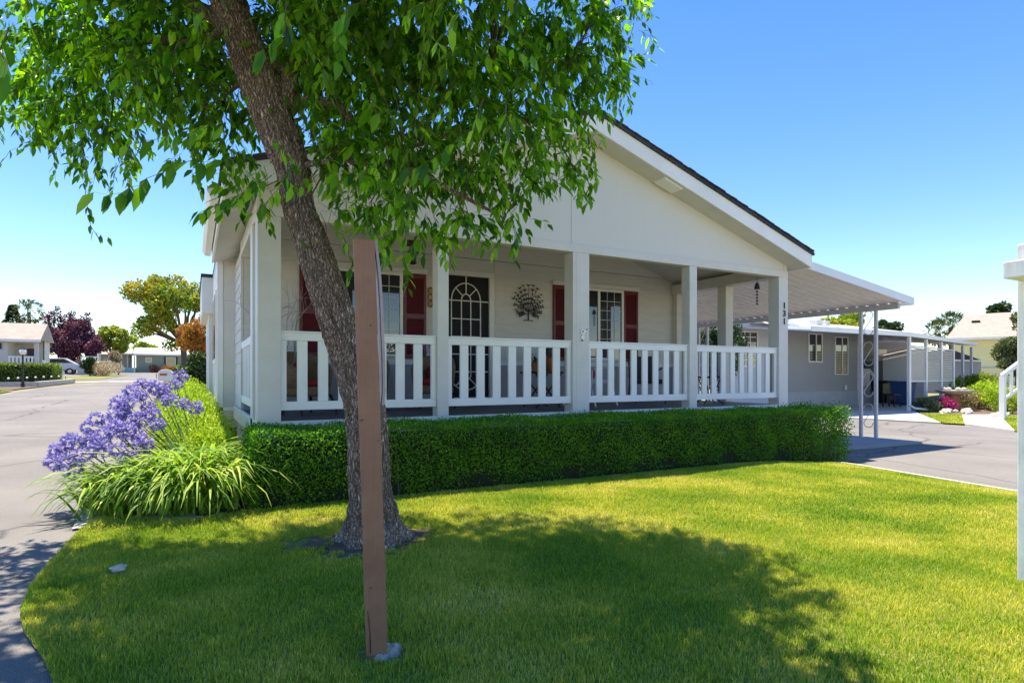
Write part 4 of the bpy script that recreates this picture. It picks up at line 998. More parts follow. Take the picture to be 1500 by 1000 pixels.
LIM = [([(0.55, 4.24, 3.05), (0.59, 4.28, 3.31), (0.71, 4.27, 3.52), (0.88, 4.29, 3.69), (1.24, 4.33, 3.95), (1.67, 4.32, 4.45)], .060), ([(0.6, 4.22, 3.05), (0.74, 4.14, 3.06), (0.89, 4.12, 3.03), (1.01, 4.11, 2.91), (1.12, 4.11, 2.84), (1.35, 4.04, 2.83), (1.73, 3.95, 2.99)], .032), ([(0.6, 4.27, 3.31), (0.84, 4.32, 3.41), (1.12, 4.28, 3.39), (1.59, 4.14, 3.34), (2.18, 3.94, 3.18)], .035), ([(0.27, 4.32, 3.47), (0.03, 4.64, 3.76), (-0.28, 5.03, 4.04), (-0.75, 5.51, 4.12)], .045), ([(0.24, 4.3, 3.59), (0.07, 4.62, 3.52), (-0.23, 5.01, 3.64), (-0.6, 5.32, 3.64), (-0.93, 5.61, 3.65)], .03), ([(0.36, 4.29, 3.26), (0.24, 4.53, 3.19), (0.07, 4.73, 3.1)], .02), ([(0.88, 4.29, 3.69), (1.41, 4.23, 3.69), (2.0, 4.03, 3.6), (2.6, 3.82, 3.65)], .03), ([(0.14, 4.35, 3.95), (0.5, 4.5, 4.6), (1.08, 4.53, 5.21)], .05), ([(0.12, 4.36, 4.04), (-0.19, 4.87, 4.65), (-0.6, 5.32, 5.02)], .045), ([(0.72, 4.15, 2.64), (0.94, 3.92, 2.62), (1.25, 3.75, 2.56), (1.61, 3.67, 2.41), (1.9, 3.63, 2.29)], .02)]
limb_nodes = []
for i, (pt, r) in enumerate(LIM):
    st = min(TP, key=lambda p: (Vector(p) - Vector(pt[0])).length); pt = [st] + pt if (Vector(st) - Vector(pt[0])).length > .03 and i not in (6,) else pt
    rad = [r * (1.25 - .95 * k / (len(pt) - 1)) for k in range(len(pt))]
    bark_tube('limb', pt, rad, 60 if r < .04 else 90, 28, TR, False, .007, seed=i * 3.1)
    for p in pt[1:]: limb_nodes.append(Vector(p))
VIS = [(-1.04, 5.79, 3.81, 0.5), (-1.26, 6.01, 3.48, 0.3), (-0.66, 5.46, 3.44, 0.42), (-0.79, 5.54, 3.08, 0.26), (-0.42, 5.22, 3.75, 0.55), (-0.55, 5.29, 2.93, 0.2), (-0.14, 4.85, 3.39, 0.42), (0.2, 4.77, 3.19, 0.36), (0.03, 4.53, 3.51, 0.5), (0.07, 4.62, 2.74, 0.17), (0.32, 4.25, 2.4, 0.17), (0.45, 4.24, 2.62, 0.15), (0.8, 4.11, 3.24, 0.5), (0.75, 3.85, 2.59, 0.27), (0.63, 3.92, 2.29, 0.14), (1.18, 4.13, 3.48, 0.55), (1.1, 3.84, 2.69, 0.36), (0.98, 3.73, 2.29, 0.22), (1.18, 3.68, 2.1, 0.14), (1.41, 3.78, 2.41, 0.36), (1.6, 4.02, 3.09, 0.5), (1.86, 3.99, 3.69, 0.55), (1.93, 3.73, 2.83, 0.4), (1.92, 3.62, 2.34, 0.2), (1.65, 3.65, 2.2, 0.15), (2.43, 3.8, 3.44, 0.42), (2.38, 3.72, 2.91, 0.28), (2.45, 3.56, 2.69, 0.14), (2.74, 3.75, 3.86, 0.36), (2.85, 3.8, 3.59, 0.22), (1.34, 3.48, 3.47, 0.5), (0.51, 3.92, 3.47, 0.5), (1.01, 4.68, 4.02, 0.6), (0.26, 5.08, 4.07, 0.6), (2.47, 4.12, 4.14, 0.55), (2.99, 3.72, 4.14, 0.2)]
UP = []
r_ = random.Random(21)
while len(UP) < 84:
    a = r_.uniform(0, 2 * PI); rad = math.sqrt(r_.random()); x = .70 + 2.0 * rad * math.cos(a); y = 4.1 + 1.95 * rad * math.sin(a)
    D_ = .474 * x + .88 * y; zf = 1.95 + D_ * .66                 # unseen upper crown, kept above the view and shaped to shade the lawn
    z = max(zf, 4.0) + r_.uniform(.1, 1.2) * (1.1 - rad)
    if z < 7.0 and x < 2.55 - max(0, 4.3 - y) * .42: UP.append((x, y, z, .5))
def twig_set(rg, lobes, n, tl, nl, ll, droop):
    P0, d = in_lobes(rg, lobes, n, .3)
    d = d * .7 + rg.normal(size=(n, 3)) * .5; d[:, 2] = d[:, 2] * .5 - droop; d = nrm(d)
    LP = []; LD = []; LU = []; LL = []; TW_ = []
    for i in range(n):
        K = rg.integers(nl - 3, nl + 3); L = tl * rg.uniform(.6, 1.3); dd = d[i].copy(); p = P0[i].copy(); path = [p.copy()]
        for k in range(K):
            dd = dd + np.array([0, 0, -.10]) + rg.normal(size=3) * .10; dd /= np.linalg.norm(dd); p = p + dd * L / K; path.append(p.copy())
            sd = np.cross(dd, rg.normal(size=3)); sd /= np.linalg.norm(sd) + 1e-6
            ld = dd * .45 + sd * .75 + np.array([0, 0, -.75]) + rg.normal(size=3) * .15
            LP.append(p + sd * .004); LD.append(ld); LU.append(sd + rg.normal(size=3) * .3 + [0, 0, .5]); LL.append(ll * rg.uniform(.6, 1.15))
        TW_.append(path)
    return np.array(LP), np.array(LD), np.array(LU), np.array(LL), TW_
def thin_tubes(name, paths, r, mat, parent):
    V = []; F = []; k = 0
    tri = np.array([[1, 0, 0], [-.5, .87, 0], [-.5, -.87, 0]])
    for p, r0 in zip(paths, r):
        p = np.asarray(p); m = len(p)
        rr = np.linspace(r0, r0 * .4, m)[:, None, None]; V.append((p[:, None, :] + tri[None] * rr).reshape(-1, 3))
        for i in range(m - 1):
            for j in range(3):
                a = k + i * 3 + j; b = k + i * 3 + (j + 1) % 3; F += [(a, b, b + 3), (a, b + 3, a + 3)]
        k += m * 3
    return np_mesh(name, np.concatenate(V), np.array(F), mat, parent)
M['tleaf'] = leafmat('tree_leaves', [(.012, .05, .005), (.045, .15, .010), (.12, .30, .018), (.30, .50, .04)], .52, rough=.36, spec=.35, big=.25, bigscale=1.6, tcol=(2.2, 2.2, .5))
rg = np.random.default_rng(33)
VL = [l for l in VIS if l[0] < .1]; VR = [l for l in VIS if l[0] >= .1]
B1 = twig_set(rg, VL, 780, .22, 10, .088, .15); B2 = twig_set(rg, VR, 2200, .21, 9, .094, .18)
A1 = [np.concatenate([B1[k], B2[k]]) for k in range(4)] + [B1[4] + B2[4]]
A2 = twig_set(rg, UP, 4700, .34, 10, .12, .1)
P = np.concatenate([A1[0], A2[0]]); D = np.concatenate([A1[1], A2[1]]); U = np.concatenate([A1[2], A2[2]]); L = np.concatenate([A1[3], A2[3]])
tz = np.array([p[2] for p in TP]); tx = np.interp(P[:, 2], tz, [p[0] for p in TP]); ty = np.interp(P[:, 2], tz, [p[1] for p in TP])
lat = (P[:, 0] - tx) * .985 - (P[:, 1] - ty) * .17; dep = (P[:, 1] - ty) * .985 + (P[:, 0] - tx) * .17     # few leaves grow on the south side of the bare stem
k = ~((abs(lat) < .20) & (dep < .15) & (P[:, 2] < 4.1) & (rg.uniform(0, 1, len(P)) < .93)); P, D, U, L = P[k], D[k], U[k], L[k]
leaves('crown', P, D, U, L, rg.uniform(.33, .48, len(P)), LEAF_FULL, 'tleaf', TR)
bp_ = []
for l in VIS + UP:                                        # boughs that carry each clump of leaves
    c = Vector(l[:3]); nd = min(limb_nodes, key=lambda q_: (q_ - c).length)
    if (nd - c).length > .08:
        m_ = (nd + c) / 2 + Vector((rg.uniform(-.08, .08), rg.uniform(-.08, .08), .06)); bp_.append([nd, (nd + m_) / 2 + Vector((0, 0, .02)), m_, (m_ + c) / 2, c])
# long hanging sprigs with large leaves nearer the viewer
SPR = [(0.075, [(0.18, 4.33, 2.76), (-0.12, 4.15, 2.61), (-0.32, 4.03, 2.56), (-0.48, 4.01, 2.65)]), (0.10, [(0.14, 3.22, 2.44), (0.02, 3.06, 2.33), (-0.11, 2.9, 2.21), (-0.23, 2.85, 2.13)]), (0.11, [(0.15, 2.87, 2.13), (-0.03, 2.74, 2.08), (-0.15, 2.69, 1.97), (-0.23, 2.62, 1.88), (-0.31, 2.61, 1.86)]), (0.075, [(-0.6, 4.41, 2.66), (-0.55, 4.27, 2.42), (-0.55, 4.21, 2.24), (-0.51, 4.14, 2.03), (-0.43, 4.09, 2.0)]), (0.07, [(-0.91, 5.26, 3.1), (-1.01, 5.2, 2.84), (-1.15, 5.16, 2.65)]), (0.12, [(-0.53, 2.44, 2.32), (-0.52, 2.38, 2.21), (-0.51, 2.32, 2.12)]), (0.10, [(0.38, 3.43, 2.29), (0.21, 3.41, 2.15), (0.08, 3.42, 2.07), (0.02, 3.4, 2.03)]), (0.10, [(0.36, 3.21, 2.42), (0.43, 3.06, 2.24), (0.37, 2.98, 2.12), (0.3, 3.02, 2.01)]), (0.11, [(0.31, 2.45, 2.66), (0.31, 2.39, 2.53), (0.28, 2.35, 2.45), (0.25, 2.36, 2.41)]), (0.10, [(0.54, 2.55, 2.73), (0.52, 2.44, 2.56), (0.51, 2.39, 2.45)]), (0.10, [(0.97, 2.2, 2.7), (0.88, 2.14, 2.56), (0.83, 2.11, 2.48), (0.8, 2.07, 2.42)]), (0.10, [(1.06, 2.15, 2.56), (1.14, 2.06, 2.49), (1.15, 1.99, 2.44)]), (0.095, [(1.2, 2.53, 2.5), (1.14, 2.51, 2.35), (1.01, 2.52, 2.23), (0.9, 2.58, 2.15), (0.76, 2.66, 2.15)]), (0.10, [(1.21, 2.3, 2.4), (1.2, 2.25, 2.22), (1.13, 2.23, 2.18)]), (0.10, [(0.7, 2.46, 2.3), (0.67, 2.48, 2.33), (0.66, 2.48, 2.36)]), (0.095, [(1.16, 3.01, 2.31), (0.87, 3.05, 2.24), (0.69, 3.03, 2.23), (0.57, 3.1, 2.2), (0.43, 3.06, 2.12)]), (0.085, [(1.06, 3.17, 2.23), (0.93, 3.13, 2.13), (0.85, 3.18, 2.02), (0.9, 3.15, 1.89), (0.9, 3.15, 1.82)]), (0.085, [(1.06, 3.17, 2.19), (1.05, 3.18, 2.04), (1.03, 3.19, 1.93)]), (0.07, [(2.46, 3.44, 3.58), (2.63, 3.35, 3.39), (2.78, 3.27, 3.33), (2.87, 3.22, 3.29)]), (0.07, [(2.42, 3.47, 3.39), (2.59, 3.37, 3.14), (2.65, 3.34, 3.1)]), (0.07, [(2.67, 3.56, 3.9), (2.85, 3.46, 3.95), (2.91, 3.43, 3.87), (2.98, 3.39, 3.8)]), (0.08, [(0.94, 2.44, 2.85), (0.82, 2.45, 2.79), (0.8, 2.41, 2.7)]), (0.10, [(0.57, 2.19, 2.6), (0.51, 2.22, 2.57), (0.47, 2.19, 2.51)]), (0.085, [(1.97, 3.37, 2.47), (2.17, 3.26, 2.51), (2.3, 3.19, 2.56), (2.36, 3.15, 2.76)]), (0.085, [(1.53, 3.49, 2.3), (1.61, 3.45, 2.13), (1.57, 3.47, 2.02)]), (0.085, [(1.81, 3.45, 2.33), (1.89, 3.41, 2.2), (1.95, 3.38, 2.13)]), (0.085, [(0.68, 3.49, 2.07), (0.75, 3.46, 2.01), (0.82, 3.42, 1.85), (0.79, 3.43, 1.78)]), (0.085, [(-0.31, 4.25, 3.03), (-0.24, 4.1, 2.82), (-0.27, 4.01, 2.62)]), (0.1, [(-0.07, 3.44, 2.9), (-0.13, 3.36, 2.68), (-0.17, 3.39, 2.54)])]
LP = []; LD = []; LU = []; LL = []; paths = []
for ll, pt in SPR:
    nd = min(limb_nodes, key=lambda q_: (q_ - Vector(pt[0])).length); a = Vector(pt[0])
    paths.append([nd, nd * .6 + a * .4 + Vector((0, 0, .1)), nd * .25 + a * .75 + Vector((0, 0, .08)), a])
    seq = []
    for a, b in zip(pt, pt[1:]):
        a = np.array(a); b = np.array(b); m = max(2, int(np.linalg.norm(b - a) / .045))
        for k in range(m): seq.append(a + (b - a) * k / m)
    seq.append(np.array(pt[-1])); seq = [s + rg.normal(size=3) * .006 for s in seq]; paths.append(seq)
    for k in range(1, len(seq)):
        dd = seq[k] - seq[k - 1]; dd /= np.linalg.norm(dd) + 1e-6
        for rep in range(2 if rg.random() < .45 else 1):
            sd = np.cross(dd, rg.normal(size=3)); sd /= np.linalg.norm(sd) + 1e-6
            if k == len(seq) - 1: sd *= .3
            LP.append(seq[k]); LD.append(dd * .5 + sd * .5 + np.array([0, 0, -.85])); LU.append(sd + [0, 0, .4] + rg.normal(size=3) * .3); LL.append(ll * rg.uniform(.6, 1.05))
leaves('hanging_leaves', np.array(LP), np.array(LD), np.array(LU), np.array(LL), rg.uniform(.36, .48, len(LP)), LEAF_FULL, 'tleaf', TR)
thin_tubes('twigs', A1[4] + A2[4] + paths + bp_, [.0028] * (len(A1[4]) + len(A2[4])) + [.0035] * len(paths) + [.012] * len(bp_), 'farbark', TR)

# ------------------------------------------------------------------ generic trees for the distance
def far_tree(name, lab, x, y, lobes, n, L, mat, seed, trunk_r=.2, trunk_top=None, group=None, lean=0):
    z0 = gz(x, y); t = thing(name, lab, 'tree', (x, y, z0), 0, group); rg = np.random.default_rng(seed); r_ = random.Random(seed)
    P, d = in_lobes(rg, lobes, n, .45); D = d * .5 + rg.normal(size=(n, 3)) * .7
    leaves('crown', P, D, d + rg.normal(size=(n, 3)) * .6, rg.uniform(.6, 1.35, n) * L, .7, LEAF_FOLD, mat, t)
    zt_ = trunk_top if trunk_top else min(l[2] for l in lobes)
    q = MB(); q.tube([(x, y, z0 - .1), (x + .1, y, (z0 + zt_) / 2), (x + lean, y, zt_)], [trunk_r * 1.2, trunk_r, trunk_r * .8], 9); q.build('trunk', 'farbark', t, smooth=True)
    q = MB()
    for l in lobes:
        q.tube([(x + lean, y, zt_ - .1), ((x + lean + l[0]) / 2 + r_.uniform(-.2, .2), (y + l[1]) / 2, (zt_ + l[2]) / 2), (l[0], l[1], l[2])], [trunk_r * .5, trunk_r * .35, trunk_r * .12], 6)
    q.build('limbs', 'farbark', t)
    return t
def blobs(cx_, cy_, cz_, rx, ry, rz, k, s, seed, flat=0):
    r_ = random.Random(seed); o = []
    while len(o) < k:
        x, y, z = (r_.uniform(-1, 1) for _ in range(3))
        if x * x + y * y + z * z > 1: continue
        o.append((cx_ + x * rx, cy_ + y * ry, cz_ + z * rz, s * r_.uniform(.7, 1.2), s * r_.uniform(.7, 1.2), s * r_.uniform(.6, 1)))
    return o
M['purple'] = leafmat('purple_leaves', [(.035, .014, .035), (.09, .025, .06), (.20, .06, .12), (.36, .15, .24)], .3)
M['autumn'] = leafmat('turning_leaves', [(.04, .09, .015), (.10, .19, .025), (.22, .30, .03), (.45, .38, .04), (.40, .16, .03)], .4, big=.5, bigscale=.5)
M['yelgreen'] = leafmat('yellow_green_leaves', [(.06, .12, .02), (.16, .24, .03), (.35, .40, .04), (.50, .46, .06)], .4, big=.4, bigscale=.6)
M['orange'] = leafmat('orange_leaves', [(.10, .10, .02), (.30, .13, .03), (.50, .22, .04), (.55, .36, .05)], .4, big=.4, bigscale=.9)
M['conifer'] = leafmat('conifer_needles', [(.02, .05, .015), (.05, .10, .03), (.13, .19, .06)], .2)
M['darktree'] = leafmat('dark_tree_leaves', [(.015, .035, .012), (.03, .07, .02), (.06, .11, .03)], .25)
M['pinkish'] = leafmat('pinkish_leaves', [(.25, .15, .12), (.40, .28, .22), (.16, .20, .06)], .3)
M['redleaf'] = leafmat('dark_red_leaves', [(.05, .015, .02), (.14, .03, .04), (.10, .08, .03)], .3)
M['olive'] = leafmat('olive_leaves', [(.06, .09, .03), (.13, .16, .06), (.22, .24, .11)], .3)

far_tree('big_tree', 'large round tree with green and orange leaves beyond the house on the left', -.6, 44.5,
         blobs(-1.55, 44.2, 6.1, 1.9, 1.6, 1.7, 17, .75, 5) + blobs(-2.9, 44, 4.3, .6, .8, .5, 4, .55, 6) + blobs(.7, 44, 5.6, 1.2, 1, 1.2, 6, .75, 7) + [(-1.3, 44, 3.2, .5, .5, .35)], 15000, .17, 'autumn', 41, .2, 3.4)
far_tree('orange_tree', 'orange and rust coloured small tree beside the side wall of the house', .35, 27.5,
         blobs(.25, 27.3, 2.75, .55, .7, .75, 12, .35, 8), 6500, .10, 'orange', 42, .08, 1.6)
far_tree('small_conifer', 'dark green layered conifer below the orange tree', .15, 20.5,
         [(.12, 20.4, .5 + k * .16, .52 - k * .035, .55 - k * .035, .13) for k in range(9)] + [(-.25, 20.2, .6 + .2 * k, .2, .3, .08) for k in range(5)], 6500, .09, 'conifer', 43, .06, .6)
shrub('red_shrub', 'dark red leaved shrub between the mailbox and the conifer', [(-.42, 21.5, .75, .3, .4, .5), (-.5, 21.2, 1.1, .18, .2, .25)], 1800, .07, 'redleaf', 44)
shrub('flax', 'dark red spiky flax at the foot of the mailbox', [(-.52, 13.9, .45, .2, .25, .3), (-.45, 13.7, .6, .15, .2, .2)], 700, .16, 'redleaf', 45, wr=.12)
T = thing('mailbox', 'white mailbox with a small red flag beside the road', 'mailbox', (-.55, 15.6, gz(-.55, 15.6)))
q = MB(); q.prism([(-.70, 1.09), (-.40, 1.09), (-.40, 1.28), (-.46, 1.34), (-.55, 1.36), (-.64, 1.34), (-.70, 1.28)], 15.35, 15.85); q.build('box', 'white', T, bevel=.008)
MB().box(-.60, -.50, 15.55, 15.65, gz(-.5, 15.6), 1.088).build('post', 'white', T)
q = MB(); q.box(-.735, -.72, 15.40, 15.43, 1.16, 1.26); q.box(-.66, -.52, 15.335, 15.348, 1.22, 1.26); q.build('flag', 'lampred', T)
far_tree('purple_plum_tree', 'dark purple leaved tree in front of the left house', -13.6, 87.5,
         blobs(-13.0, 87, 5.6, 3.0, 1.8, 2.3, 42, .85, 9) + [(-15.2 + .5 * k, 87, 7.6 + .5 * (k % 3) - .08 * k, .35, .4, 1.0) for k in range(9)], 22000, .24, 'purple', 46, .22, 3.4)
far_tree('small_plum_tree', 'smaller purple leaved tree right of the big purple one', -10.2, 86,
         blobs(-10.5, 85.6, 4.6, .9, .8, .9, 8, .55, 10), 3200, .24, 'purple', 47, .12, 3.5)
far_tree('yellow_green_tree', 'rounded yellow green tree behind the purple trees', -9.6, 96,
         blobs(-9.3, 96, 6.0, 1.9, 1.5, 1.6, 16, .8, 11), 8000, .28, 'yelgreen', 48, .18, 4)
far_tree('distant_tree', 'small yellow green tree behind the green house', -7.0, 116, blobs(-7.0, 116, 6.0, 1.5, 1.2, .8, 8, .7, 12), 2500, .35, 'yelgreen', 49, .15, 4)
far_tree('distant_tree', 'yellow green tree seen past the left house carport', -17.0, 92, blobs(-17, 92, 4.3, 1.6, 1.2, .9, 8, .7, 13), 3000, .3, 'yelgreen', 50, .15, 3)
t = thing('tall_conifer', 'dark pointed conifer above the roof of the left house', 'tree', (-29.6, 141, 2.6)); rg = np.random.default_rng(51)
nn = 2600; hh = rg.uniform(0, 1, nn) ** .8; an = rg.uniform(0, 2 * PI, nn); rad = (1 - hh) * 3.2 * rg.uniform(.5, 1, nn) * (1 + .25 * np.sin(hh * 40))
P = np.stack([-29.6 + rad * np.cos(an), 141 + rad * np.sin(an), 5 + hh * 9.6], 1); D = np.stack([np.cos(an), np.sin(an), -.3 + 0 * an], 1)
leaves('crown', P, D, np.tile([0, 0, 1.], (nn, 1)) + rg.normal(size=(nn, 3)) * .3, rg.uniform(.5, .9, nn), .5, LEAF_FOLD, 'darktree', t)
MB().tube([(-29.6, 141, 2), (-29.6, 141, 13)], [.35, .08], 8).build('trunk', 'farbark', t)
def palm(lab, x, y, ztop, R_, seed, group=None):
    z0 = gz(x, y); t = thing('palm_tree', lab, 'palm tree', (x, y, z0), 0, group); rg = np.random.default_rng(seed)
    MB().tube([(x, y, z0), (x + .1, y, (z0 + ztop) / 2), (x, y, ztop)], [R_ * .16, R_ * .11, R_ * .12], 8).build('trunk', 'farbark', t)
    P = []; D = []; U = []; L = []
    for i in range(80):
        a = rg.uniform(0, 2 * PI); e = rg.uniform(-1.1, 1.35); d = np.array([math.cos(a) * math.cos(e), math.sin(a) * math.cos(e), math.sin(e)]); p = np.array([x, y, ztop]) + d * R_ * .25
        for k in range(7):
            f_ = p + d * R_ * .5; a2 = rg.normal(size=3) * .55; P.append(f_); D.append(d + a2 + [0, 0, -.15]); U.append(rg.normal(size=3)); L.append(R_ * .5 * rg.uniform(.7, 1.1))
        P.append(p); D.append(d); U.append([0, 0, 1]); L.append(R_ * .45)
    leaves('fronds', np.array(P), np.array(D), np.array(U), np.array(L), .13, LEAF_FOLD, 'darkpalm', t)
M['darkpalm'] = leafmat('palm_fronds', [(.03, .05, .02), (.07, .10, .03), (.15, .17, .06)], .25)
palm('tall palm beside the conifer above the left roof', -26.9, 139.5, 13.2, 2.3, 61)
palm('fan palm left of the yellow house roof', 124, 60, 9.3, 2.6, 62, 'fan palms beyond the yellow house')
palm('taller fan palm touching the yellow house roof edge', 128, 60, 10.6, 2.9, 63, 'fan palms beyond the yellow house')

# ------------------------------------------------------------------ houses across the road on the left
T = thing('left_house', 'beige house with brown roof and a white railed recessed porch on the left', 'house', (-14, 60, 1.0))
gL = .95
q = MB(); q.box(-30, -12.35, 57.4, 57.6, gL - .3, 4.0); q.box(-12.35, -10.55, 59.6, 59.8, gL, 4.0); q.box(-12.35, -10.55, 57.4, 57.6, 3.75, 4.0); q.box(-12.5, -12.35, 57.6, 59.6, gL, 4); q.box(-10.75, -10.5, 57.35, 57.6, gL, 3.75); q.box(-12.34, -10.5, 57.45, 57.6, gL, 1.85)
q.box(-10.6, -10.5, 59.6, 61.5, gL, 4.0); q.build('wall', 'beigehouse', T)
q = MB(); q.prism([(57.0, 3.98), (59.6, 5.4), (62.2, 3.98)], -30, -10.3, 'x'); q.build('roof', 'shingle_tan', T)
q = MB(); q.box(-30, -10.28, 56.95, 57.0, 3.82, 4.02); q.build('fascia', 'white', T)
q = MB(); q.box(-12.34, -10.76, 57.40, 57.44, 2.62, 2.74); q.box(-12.34, -10.76, 57.40, 57.44, 1.86, 1.94)
ro_ = q.build('railing', 'white', T)
for i in range(7): MB().box(-12.32 + i * .23, -12.2 + i * .23, 57.40, 57.44, 1.942, 2.618).build('baluster', 'white', ro_)
MB().box(-11.6, -11.0, 59.54, 59.59, 1.6, 3.4).build('door', 'curtain', T)
q = MB(); q.box(-13.0, -12.7, 57.3, 57.39, 3.25, 3.7); q.build('vent', 'curtain', T)
q = MB(); q.prism([(-10.3, 2.2), (-10.3, 2.5), (-8.9, 1.6), (-8.9, 1.3)], 57.5, 57.56); q.build('stair_rail', 'white', T)
# car under the purple tree
T = thing('parked_car', 'silver car parked under the purple tree on the left', 'car', (-13.2, 80, gz(-13, 80)))
zc = gz(-13, 80)
def car(T, x, y, z, L_, W_, Hh, paint):
    prof = [(-.5, .25), (-.5, .55), (-.46, .62), (-.28, .66), (-.16, .98), (.22, 1.0), (.40, .68), (.49, .62), (.5, .28)]
    q = MB(); q.prism([(x + a * L_, z + b * Hh) for a, b in prof], y - W_ / 2, y + W_ / 2); q.build('body', paint, T, bevel=.06)
    q = MB(); q.prism([(x + a * L_, z + b * Hh) for a, b in [(-.25, .68), (-.15, .94), (.20, .95), (.35, .70)]], y - W_ / 2 - .012, y + W_ / 2 + .012); q.build('window', 'glass', T)
    for a in (-.32, .31):
        for s_ in (-1, 1):
            q = MB(); yy = y + s_ * (W_ / 2 - .08)
            q.prism([(x + a * L_ + .33 * math.cos(i * PI / 9), z + .33 + .33 * math.sin(i * PI / 9)) for i in range(18)], yy - .11, yy + .11); wh = q.build('wheel', 'tyre', T)
            q = MB(); q.prism([(x + a * L_ + .18 * math.cos(i * PI / 9), z + .33 + .18 * math.sin(i * PI / 9)) for i in range(18)], yy - .118, yy + .118); q.build('rim', 'alum', wh)
    q = MB(); q.box(x + .47 * L_, x + .505 * L_, y - W_ / 2 + .05, y - W_ / 2 + .4, z + .5 * Hh, z + .6 * Hh); q.box(x + .47 * L_, x + .505 * L_, y + W_ / 2 - .4, y + W_ / 2 - .05, z + .5 * Hh, z + .6 * Hh); q.build('tail_lamp', 'lampred', T)
car(T, -13.3, 80, zc, 4.9, 1.9, 1.75, 'carpaint')
T = thing('parked_car', 'dark red car behind the silver car', 'car', (-10.9, 83, gz(-11, 83)))
car(T, -11.2, 83.4, gz(-11, 83), 3.6, 1.8, 1.6, 'carred')
# white railed porch right of the purple tree
T = thing('small_porch', 'small grey porch with white railing behind the purple tree', 'porch', (-9.9, 78, gz(-10, 78)))
z9 = gz(-10, 78)
MB().box(-10.9, -9.0, 77.5, 79, z9 - .1, z9 + .95).build('base', 'greytrim', T)
q = MB(); q.box(-10.6, -9.15, 77.5, 77.56, z9 + 1.85, z9 + 1.97); q.box(-10.6, -9.15, 77.5, 77.56, z9 + .96, z9 + 1.05); ro_ = q.build('railing', 'white', T)
for i in range(7): MB().box(-10.58 + i * .2, -10.46 + i * .2, 77.5, 77.55, z9 + 1.052, z9 + 1.848).build('baluster', 'white', ro_)
q = MB(); q.box(-9.14, -9.0, 77.45, 77.6, z9, z9 + 2.3); q.build('post', 'white', T)
# low grey house with porch, then green house closing the road
T = thing('blue_grey_house', 'blue grey house with white porch posts behind the yellow green tree', 'house', (-9.8, 99, 1.8))
MB().box(-13, -7.9, 99, 103, 1.5, 4.3).build('wall', 'greytrim', T)
q = MB(); q.prism([(98.3, 4.25), (101, 5.2), (104, 4.25)], -13.3, -7.6, 'x'); q.build('roof', 'shingle_grey', T)
for x in (-11.4, -10.2, -9.3, -8.2): MB().box(x, x + .16, 98.6, 98.76, 1.7, 4.25).build('porch_post', 'white', T)
f = MB().box(-10.9, -10.4, 98.93, 98.99, 2.5, 3.6).build('window', 'white', T); MB().box(-10.83, -10.47, 98.91, 98.925, 2.6, 3.5).build('pane', 'glass', f)
T = thing('green_house', 'low sage green house with black shutters closing the end of the road', 'house', (-4, 97, 1.75))
MB().box(-7.0, 3.5, 97, 104, 1.5, 4.3).build('wall', 'greenhouse', T)
q = MB(); q.prism([(96.3, 4.25), (100.5, 5.35), (104.8, 4.25)], -7.4, 4, 'x'); q.build('roof', 'shingle_grey', T)
MB().box(-7.42, 4, 96.24, 96.3, 4.12, 4.32).build('fascia', 'white', T)
for x0, x1, z0, z1 in ((-5.9, -5.1, 3.1, 3.85), (-3.4, -2.2, 2.6, 3.9)):
    f = MB().box(x0, x1, 96.93, 96.99, z0, z1).build('window', 'white', T); MB().box(x0 + .1, x1 - .1, 96.9, 96.925, z0 + .1, z1 - .1).build('pane', 'glass', f)
MB().box(-3.62, -3.42, 96.93, 96.99, 2.5, 3.95).build('shutter', 'black', T); MB().box(-2.18, -1.98, 96.93, 96.99, 2.5, 3.95).build('shutter', 'black', T)
q = MB(); q.box(-8.6, -7.05, 96.0, 99, 1.5, 2.4); q.build('porch_base', pm('pale_turquoise_paint', (.30, .50, .52), .6), T)
q = MB(); q.box(-7.2, -7.0, 95.95, 96.15, 1.6, 4.2); q.box(-8.7, -8.55, 95.95, 96.1, 1.6, 4.2); q.box(-8.7, -7.0, 95.95, 99, 4.2, 4.35); q.build('porch_frame', 'white', T)
for i, (x, lb, m_) in enumerate(((-5.0, 'dark red shrub under the small window of the green house', 'redleaf'), (-3.2, 'rust coloured shrub under the shuttered window of the green house', 'orange'), (-1.6, 'yellow shrub at the right end of the green house wall', 'yelgreen'))):
    shrub('house_shrub', lb, blobs(x, 95.6, 2.2, .9, .4, .35, 5, .4, 70 + i), 900, .18, m_, 70 + i)
